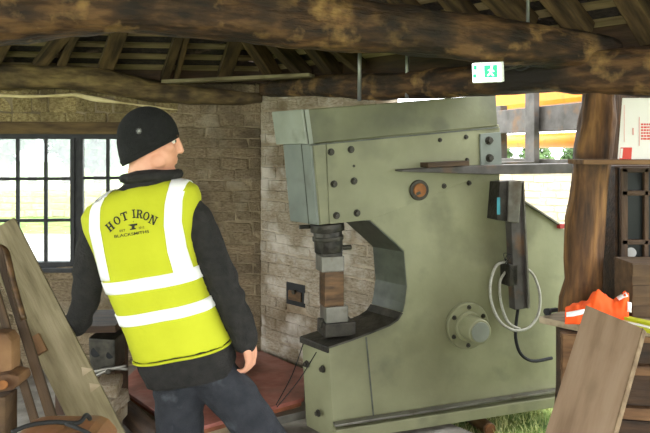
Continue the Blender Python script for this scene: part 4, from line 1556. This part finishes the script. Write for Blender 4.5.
# stump with a rusty vice block
vd = 2.15
vs = thing('bench_vice', P(2, 395, vd), 'rusty brown vice jaws on a wooden stump at the left edge', 'vice')
prism('fixed_jaw', [P(x, y, vd) for x, y in ((-16, 338), (-8, 333), (6, 334), (11.5, 342), (12, 376), (-16, 378))], (0, 0.07, 0), M_['orangewood'], vs, bevel=0.012)
prism('moving_jaw', [P(x, y, vd - .04) for x, y in ((-16, 378), (8, 374), (18, 376), (20, 384), (12, 391), (-16, 395))], (0, 0.09, 0), M_['orangewood'], vs, bevel=0.010)
cyl('vice_screw', P(2, 385, vd - .07), P(8, 385, vd + .05), 0.014, M_['rust'], vs, n=14)
zt = P(0, 395, vd).z
stp = thing('stump', (P(0, 395, vd).x, vd + .05, 0), 'squared wooden stump carrying the rusty vice', 'stump')
prism('stump_block', [(P(-16, 395, vd).x, vd - .02, zt - .001), (P(8, 395, vd).x, vd - .02, zt - .001), (P(8, 395, vd).x, vd + .07, zt - .001), (P(-16, 395, vd).x, vd + .07, zt - .001)], (0, 0, -zt + .001), M_['kraft'], stp, bevel=0.008)
# leather bag on a low stool
bgd = 1.76
zb0 = P(60, 458, bgd).z
bag = thing('leather_bag', (P(58, 440, bgd).x, bgd, zb0), 'tan leather tool bag with dark straps at the bottom left', 'bag')
z0_ = zb0
bp_ = [(10, 431, -.10), (24, 426, -.10), (100, 424, -.10), (104, 430, -.10)]
x0_, x1_ = P(9, 430, bgd).x, P(104, 430, bgd).x
rows_b = [(-.10, .050), (-.085, .072), (-.02, .088), (.05, .098), (.10, .092), (.11, .06)]
bv2, bf2 = [], []
nb = 13
for (yo, h_) in rows_b:
    for i in range(nb):
        t = i / (nb - 1)
        e_ = min(t, 1 - t)
        hh = .8 * h_ * (0.55 if e_ == 0 else (0.9 if e_ < .09 else 1.0)) + .006 * noise.noise(Vector((t * 6, yo * 20, 2))) - .022 * max(0, .35 - t)
        bv2.append(Vector((x0_ + (x1_ - x0_) * t, bgd + yo, z0_ + hh)))
base_i = len(bv2)
for (yo, h_) in rows_b:
    for i in range(nb):
        bv2.append(Vector((x0_ + (x1_ - x0_) * i / (nb - 1), bgd + yo, z0_ + .001)))
nr_ = len(rows_b)
for j in range(nr_ - 1):
    for i in range(nb - 1):
        a = j * nb + i
        bf2.append((a, a + 1, a + nb + 1, a + nb)); bf2.append(tuple(base_i + q for q in (a + nb, a + nb + 1, a + 1, a)))
for i in range(nb - 1):
    bf2.append((i, base_i + i, base_i + i + 1, i + 1)); q = (nr_ - 1) * nb + i; bf2.append((q, q + 1, base_i + q + 1, base_i + q))
for j in range(nr_ - 1):
    a = j * nb; bf2.append((a, a + nb, base_i + a + nb, base_i + a)); a = j * nb + nb - 1; bf2.append((a, base_i + a, base_i + a + nb, a + nb))
mesh('bag_body', bv2, bf2, M_['leather'], bag)
tube('strap', smooth_path([P(12, 432, bgd - .07), P(30, 425, bgd - .03), P(55, 422, bgd), P(78, 423, bgd - .02), P(86, 415, bgd + .02), P(90, 419, bgd + .05)], 5), 0.006, M_['rubber'], bag, n=7)
tube('strap', smooth_path([P(66, 424, bgd - .05), P(80, 429, bgd - .09), P(92, 436, bgd - .095), P(98, 450, bgd - .09)], 5), 0.005, M_['rubber'], bag, n=7)
stl = thing('low_stool', (P(58, 440, bgd).x, bgd, 0), 'low wooden stool under the leather bag', 'stool')
box('seat', (P(58, 440, bgd).x, bgd, zb0 - .02), .17, .12, .0195, M_['brownwood'], stl, bevel=0.004)
for sx in (-1, 1):
    for sy in (-1, 1):
        bar('leg', (P(58, 440, bgd).x + sx * .14, bgd + sy * .09, zb0 - .04), (P(58, 440, bgd).x + sx * .15, bgd + sy * .10, 0), .018, .018, M_['brownwood'], stl, up=(0, 1, 0))

# ---- clutter against the wall below the window
def zat(px, py, d): return P(px, py, d).z
dk = 3.8
bl = thing('forge_block', (P(103, 400, dk).x, dk, 0), 'dark iron swage block standing behind the man beside the red plate', 'iron block')
z1 = zat(100, 338, dk)
prism('block', [P(88, 338, dk), P(115, 340, dk), P(115, 372, dk), P(90, 372, dk)], (0, .2, 0), M_['bolt'], bl, bevel=0.01)
prism('block_stand', [P(84, 372, dk), P(115, 372, dk), Vector((P(115, 372, dk).x, dk, 0)), Vector((P(84, 372, dk).x, dk, 0))], (0, .2, 0), M_['benchwood'], bl, bevel=0.006)
cyl('block_hole', P(96, 352, dk - .002), P(96, 352, dk + .02), .03, M_['rubber'], bl, n=20)
cyl('block_hole', P(110, 355, dk - .002), P(110, 355, dk + .02), .022, M_['rubber'], bl, n=20)
bar('shelf', P(60, 322, dk + .15), P(126, 320, dk + .15), .2, .02, M_['benchwood'], bl, bevel=0.004)
bar('shelf_upright', P(62, 322, dk + .2) - UP * .02, Vector((P(62, 322, dk + .2).x, dk + .2, 0)), .03, .03, M_['benchwood'], bl, up=(0, 1, 0))
bar('shelf_upright', P(122, 322, dk + .25) - UP * .02, Vector((P(122, 322, dk + .25).x, dk + .25, 0)), .03, .03, M_['benchwood'], bl, up=(0, 1, 0))
tg = thing('tongs', P(112, 372, 3.75), 'rusty iron tongs lying over the pile beside the iron block', 'tongs')
for (p, q) in (((92, 378), (126, 366)), ((94, 372), (128, 369))):
    tube('jaw', smooth_path([P(p[0], p[1], 3.75), P((p[0] + q[0]) / 2, (p[1] + q[1]) / 2 - 2, 3.72), P(q[0], q[1], 3.7)], 4), .010, M_['steel'], tg, n=7)
cyl('rivet', P(108, 371.5, 3.69), P(108, 371.5, 3.74), .014, M_['bolt'], tg, n=12)
bk_list = [(115, 384, 3.72, 'whitish brick topmost in the short stack beside the red plate'), (114, 394, 3.72, 'second brick down in the short stack beside the red plate'), (116, 404, 3.72, 'third brick down in the short stack beside the red plate'), (113, 414, 3.72, 'lowest brick seen in the short stack beside the red plate')]
zz = 0.0
for i in range(4):
    c = P(111 + random.uniform(-1.5, 1.5), 400, 3.66); c.z = zz + .04
    o = brick_at(None, c, (1, random.uniform(-.2, .2), 0), (0, 1, 0), .11, .2, .078, M_['wash'] if i != 1 else M_['brick'])
    tag(o, bk_list[3 - i][3], 'brick', 'stacked loose bricks')
    zz += .085
# dark timber baulk at the corner of the plate
a, b = G(126, 396, .06), G(178, 438, .06)
bb = log('timber_baulk', [a + Vector((-.08, 0, -.0)), (a + b) / 2 + Vector((-.1, -.02, 0)), b + Vector((-.06, -.04, 0))], .05, .055, M_['benchwood'], rough=.008, seed=12)
tag(bb, 'dark timber baulk lying along the edge of the red plate', 'baulk')

# ================================================================ RIGHT SIDE: BENCH, SHELF, CABINET
zb = 0.86
p_l = G(539, 316.5, zb); p_b = G(560, 311.5, zb)
p_f = G(585, 326, zb)
bench = thing('workbench', (1.25, 2.85, 0), 'old dark wooden workbench with a tan top at the right', 'workbench')
d_f = (p_f - p_l).normalized()
top_pts = [p_l, p_f, Vector((1.95, 2.62, zb)), Vector((1.95, 3.08, zb)), p_b]
prism('bench_top', top_pts, (0, 0, -.03), M_['benchlight'], bench, bevel=0.003)
# carcass
bx0 = G(556, 322, zb).x
bl0 = Vector((P(556, 330, 2.96).x, 2.96, 0)); bl1 = Vector((P(560, 340, 2.85).x, 2.85, 0)); bl2 = Vector((1.95, 2.70, 0)); bl3 = Vector((1.95, 3.06, 0)); bl4 = Vector((P(556, 330, 3.06).x, 3.06, 0))
prism('bench_carcass', [Vector((p.x, p.y, .02)) for p in (bl0, bl1, bl2, bl3, bl4)], (0, 0, zb - .052), M_['benchwood'], bench, bevel=0.004)
df = (bl2 - bl1).normalized(); nf = Vector((df.y, -df.x, 0))
if nf.y > 0: nf = -nf
for i, (z0, z1, mm) in enumerate([(.80, .825, 'brownwood'), (.66, .70, 'brownwood'), (.47, .52, 'brownwood'), (.25, .30, 'brownwood'), (.03, .08, 'benchwood')]):
    c = (bl1 + bl2) / 2 + nf * .018; c.z = (z0 + z1) / 2
    box('rail', c, (bl2 - bl1).length / 2, .018, (z1 - z0) / 2, M_[mm], bench, dirx=df, bevel=0.003)
for t in (0.04, .5, .97):
    c = bl1.lerp(bl2, t) + nf * .022; c.z = .42
    box('leg', c, .035, .022, .40, M_['brownwood'], bench, dirx=df, bevel=0.004)
for k, (z0, z1) in enumerate([(.71, .795), (.53, .655), (.31, .46)]):
    for t in (.27, .735):
        c = bl1.lerp(bl2, t) + nf * .008; c.z = (z0 + z1) / 2
        dr = box('drawer', c, (bl2 - bl1).length * .205, .012, (z1 - z0) / 2, M_['benchwood'], bench, dirx=df, bevel=0.003)
        cyl('knob', c + nf * .012, c + nf * .04, .014, M_['bolt'], dr, n=12)
# black clamp end on the bench corner
kn_ = thing('clamp', P(551, 310, 2.98), 'small black clamp on the corner of the workbench', 'clamp')
bar('clamp_bar', P(545, 311.5, 2.99), P(557, 309.5, 3.02), .008, .009, M_['rubber'], kn_, bevel=0.003)
cyl('clamp_grip', P(546, 312, 2.97), P(549, 311.5, 2.98), .016, M_['rubber'], kn_, n=12)

# orange hi-vis garment, crumpled on the bench
def cloth_patch(name, px_outline_top, base_d, m, parent, thick=0.006):
    pass


ov = thing('orange_vest', G(600, 315, zb), 'crumpled orange hi-vis vest lying on the workbench', 'vest')
v, f = [], []
nx, ny = 34, 16
ridge = [(565, 308), (570, 304), (580, 302), (588, 299), (594, 291), (599, 289), (604, 291), (608, 296), (613, 299), (620, 295), (626, 290), (629, 292), (630, 312)]


def ridge_y(x):
    for i in range(len(ridge) - 1):
        if ridge[i][0] <= x <= ridge[i + 1][0]:
            t = (x - ridge[i][0]) / (ridge[i + 1][0] - ridge[i][0])
            return ridge[i][1] + (ridge[i + 1][1] - ridge[i][1]) * t
    return 312


for j in range(ny + 1):
    t = j / ny
    for i in range(nx + 1):
        x = 565 + 64 * i / nx
        dd = 2.82 + 0.14 * t
        g = P(x, 150, dd)
        htop = max(0.012, P(x, ridge_y(x), 2.89).z - zb)
        prof = math.sin(math.pi * min(1, max(0, t))) ** 0.6
        zz = zb + 0.004 + htop * prof * (0.9 + .2 * noise.noise(Vector((x * .15, t * 6, 1))))
        zz += 0.008 * noise.noise(Vector((x * .3, t * 9, 4))) * prof
        v.append(Vector((g.x, dd + .012 * noise.noise(Vector((x * .2, t * 5, 9))), max(zz, zb + .003))))
for j in range(ny):
    for i in range(nx):
        a = j * (nx + 1) + i
        f.append((a, a + 1, a + nx + 2, a + nx + 1))
og = mesh('orange_cloth', v, f, M_['orangevest'], ov, smooth=True)
so = og.modifiers.new('t', 'SOLIDIFY'); so.thickness = 0.003
cb_ = BVHTree.FromPolygons([x.co.copy() for x in og.data.vertices], [tuple(p.vertices) for p in og.data.polygons])


def on_cloth(px, py):
    o = Vector((0, 0, CAMH)); d = (P(px, py, 1) - o).normalized()
    h = cb_.ray_cast(o, d)
    return (h[0] if h[0] is not None else P(px, py, 2.85)) + Vector((0, -.003, .003))


for rows in ([(566, 313, 566, 317.5), (572, 312, 573, 317), (579, 310.5, 580, 315.5), (584, 309.5, 586, 313.5)], [(616, 298, 619, 301), (621, 295, 624, 298), (626, 293, 628, 297)], [(627, 302, 631, 303), (627, 307, 631, 308), (627, 312, 631, 313)]):
    v, f = [], []
    for r in rows: v += [on_cloth(r[0], r[1]), on_cloth((r[0] + r[2]) / 2, (r[1] + r[3]) / 2), on_cloth(r[2], r[3])]
    for i in range(len(rows) - 1):
        for k in range(2): f.append((i * 3 + k, i * 3 + k + 1, i * 3 + 4 + k, i * 3 + 3 + k))
    q = mesh('reflective_strip', v, f, M_['tape'], og, smooth=True)
    s2 = q.modifiers.new('t', 'SOLIDIFY'); s2.thickness = .002
# folded lime garment
lg = thing('lime_vest', G(630, 325, zb), 'folded lime hi-vis garment lying along the front of the workbench', 'vest')
for k, (mm, dz) in enumerate((('limevest', .008), ('tape', .018), ('limevest', .026))):
    a = G(612 + k * 3, 322, zb) + UP * dz; b = G(668, 336 - k, zb) + UP * dz
    bar('fold', a, b, .035 - .008 * k, .0075 if k != 1 else .003, M_[mm], lg, bevel=.003)
# leaning tan plank
pa, pb_ = P(586, 305, 2.66), P(642, 328, 2.46)
wdir = (pb_ - pa)
foot = P(545 - 16, 433 + 60, 2.44)
ax_ = (P(545, 433, 2.46) - pa).normalized()
Lp = (pa.z - 0.0) / -ax_.z
b1 = pa + ax_ * Lp
wv = wdir - ax_ * wdir.dot(ax_)
tl, tr = pa, pa + wv + ax_ * (wdir.dot(ax_) - 0.0)
fn = ax_.cross(wv).normalized()
if fn.y > 0: fn = -fn
pk2 = thing('tan_plank', (b1.x, b1.y, 0), 'wide tan plank leaning against the front of the workbench', 'plank')
Fp = frame_from(ax_, fn, tl)
L2 = tr.z / -ax_.z
prism('plank_board', [tl, tr, tr + ax_ * L2, tl + ax_ * Lp], -fn * 0.035, M_['plank'], pk2, bevel=0.002, M=Fp)
wn = wv.normalized()
prism('sawn_edge', [tr + wn * .0005, tr + wn * .0005 + ax_ * L2, tr + ax_ * L2 - fn * .034 + wn * .0005, tr - fn * .034 + wn * .0005], wn * .004, M_['plankedge'], pk2, M=Fp)
# brown crate on the bench
cr0 = P(629, 265, 2.9); cz1 = cr0.z
crt = thing('wooden_crate', (1.55, 2.95, zb), 'brown wooden crate on the workbench at the right edge', 'crate')
hz_ = (cz1 - zb) / 2
box('crate_body', (P(632, 265, 2.94).x + .15, 3.03, zb + hz_ + .001), .15, .09, hz_, M_['kraft'], crt, bevel=0.004)
for k in range(3):
    box('crate_slat', (P(632, 265, 2.94).x + .15, 2.935, zb + .03 + k * (hz_ * 2 - .06) / 2), .152, .006, .026, M_['kraft'], crt, bevel=0.002)

# back boarding and old glazed cabinet
bkp = thing('glazed_cabinet', (P(650, 300, 3.16).x, 3.16, 0), 'old dark wooden cabinet with glazed door behind the shelf', 'cabinet')
cx0, cx1 = P(619, 150, 3.14).x, P(720, 150, 3.14).x
ctop, cbot = P(640, 166, 3.14).z, 0.0
box('cabinet_body', ((cx0 + cx1) / 2, 3.30, (ctop + cbot) / 2), (cx1 - cx0) / 2, .12, (ctop - cbot) / 2, M_['benchwood'], bkp, bevel=0.004)
door = box('door', ((cx0 + cx1) / 2, 3.165, (ctop + zb) / 2 + .02), (cx1 - cx0) / 2 - .01, .012, (ctop - zb) / 2 - .03, M_['darkglass'], bkp)
for x in (623.5, 645.5, 668):
    a = P(x, 168, 3.14); b = P(x, 305, 3.14)
    bar('stile', a, b, .012, .016 if x < 630 else .010, M_['benchwood'], door, up=(1, 0, 0), bevel=0.003)
for y in (170, 193, 242, 275):
    bar('glazing_rail', P(621, y, 3.14), P(700, y, 3.14), .012, .012, M_['benchwood'], door, bevel=0.003)
cyl('badge', P(631, 252.5, 3.15), P(631, 252.5, 3.143), .024, M_['galv'], door, n=24)
# boarding between post and cabinet, and the dark back wall at the right
for i, (x0, x1, w_) in enumerate(((604, 620, 0), (615, 640, 0), (637, 664, 0), (661, 690, 0), (688, 716, 0))):
    a = P((x0 + x1) / 2, 92, 3.46); h = a.z
    v_ = bar('wall_board', Vector((a.x, 3.46 + .01 * (i % 2), 0)), Vector((a.x + .005, 3.46 + .01 * (i % 2), h + .03)), (x1 - x0) / 650 * 3.46 / 2, .012, M_['post' if i == 0 else 'benchwood'], None, up=(0, -1, 0), bevel=0.003)
    # rotate width into x: up is -y so local y is x
    tag(v_, ['brown upright boarding plank right beside the oak post', 'second upright boarding plank from the oak post', 'third upright boarding plank from the oak post', 'fourth upright boarding plank from the oak post', 'fifth upright boarding plank from the oak post'][i], 'board', 'upright boarding behind the cabinet')
# shelf and white carton
sh_d = 2.92
sz = P(620, 162, sh_d).z
shf = thing('shelf', (P(620, 162, sh_d).x, sh_d, sz), 'dark wooden shelf fixed across the post and cabinet', 'shelf')
box('shelf_board', ((P(583, 160, sh_d).x + P(700, 160, sh_d).x) / 2, sh_d + .09, sz), (P(700, 160, sh_d).x - P(583, 160, sh_d).x) / 2, .095, .011, M_['brownwood'], shf, bevel=0.003, dirx=(1, 0, 0.0))
for x in (672,):
    bar('shelf_bracket', Vector((P(x, 160, sh_d).x, sh_d + .16, sz - .012)), Vector((P(x, 160, sh_d).x, sh_d + .16, sz - .10)), .010, .010, M_['bolt'], shf, up=(0, 1, 0))
cz0 = sz + .0115
cl, crr = P(617, 160, 2.95), P(700, 160, 2.95)
czt = P(617, 98, 2.95).z
lean = .022
ct = thing('white_carton', (cl.x + .18, 3.03, cz0), 'white cardboard carton with red print standing on the shelf', 'carton')
cpts = [Vector((cl.x, 2.945, cz0)), Vector((crr.x, 2.945, cz0)), Vector((crr.x, 2.945, czt)), Vector((cl.x + lean, 2.945, czt))]
prism('carton_body', cpts, (.066, .14, 0), M_['carton'], ct, bevel=0.003)
def oncar(px, py): return PL(px, py, Vector((0, 2.9435, 0)), Vector((0, -1, 0)))
def cprint(x0, y0, x1, y1, m):
    prism('red_print' if m == 'redprint' else 'faint_print', [oncar(x0, y0), oncar(x1, y0), oncar(x1, y1), oncar(x0, y1)], (0, -.001, 0), M_[m], ct)
prism('red_print', [oncar(620.5, 147.5), oncar(632, 147.5), oncar(631.2, 159.3), oncar(619.5, 159.3)], (0, -.001, 0), M_['redprint'], ct)
prism('faint_print', [oncar(620.6, 148.5), oncar(623, 148.5), oncar(622, 158.3), oncar(619.8, 158.3)], (0, -.0016, 0), M_['carton'], ct)
for (x0, y0, x1, y1) in ((632.4, 128, 633.6, 135), (639, 117, 639.5, 146), (624, 105, 624.4, 142)):
    cprint(x0, y0, x1, y1, 'paleredprint')
for k in range(6):
    y = 123.5 + k * 2.9
    x = 641
    while x < 664:
        w_ = random.uniform(1.2, 3.4)
        cprint(x, y, x + w_, y + 1.7, 'redprint')
        x += w_ + .7
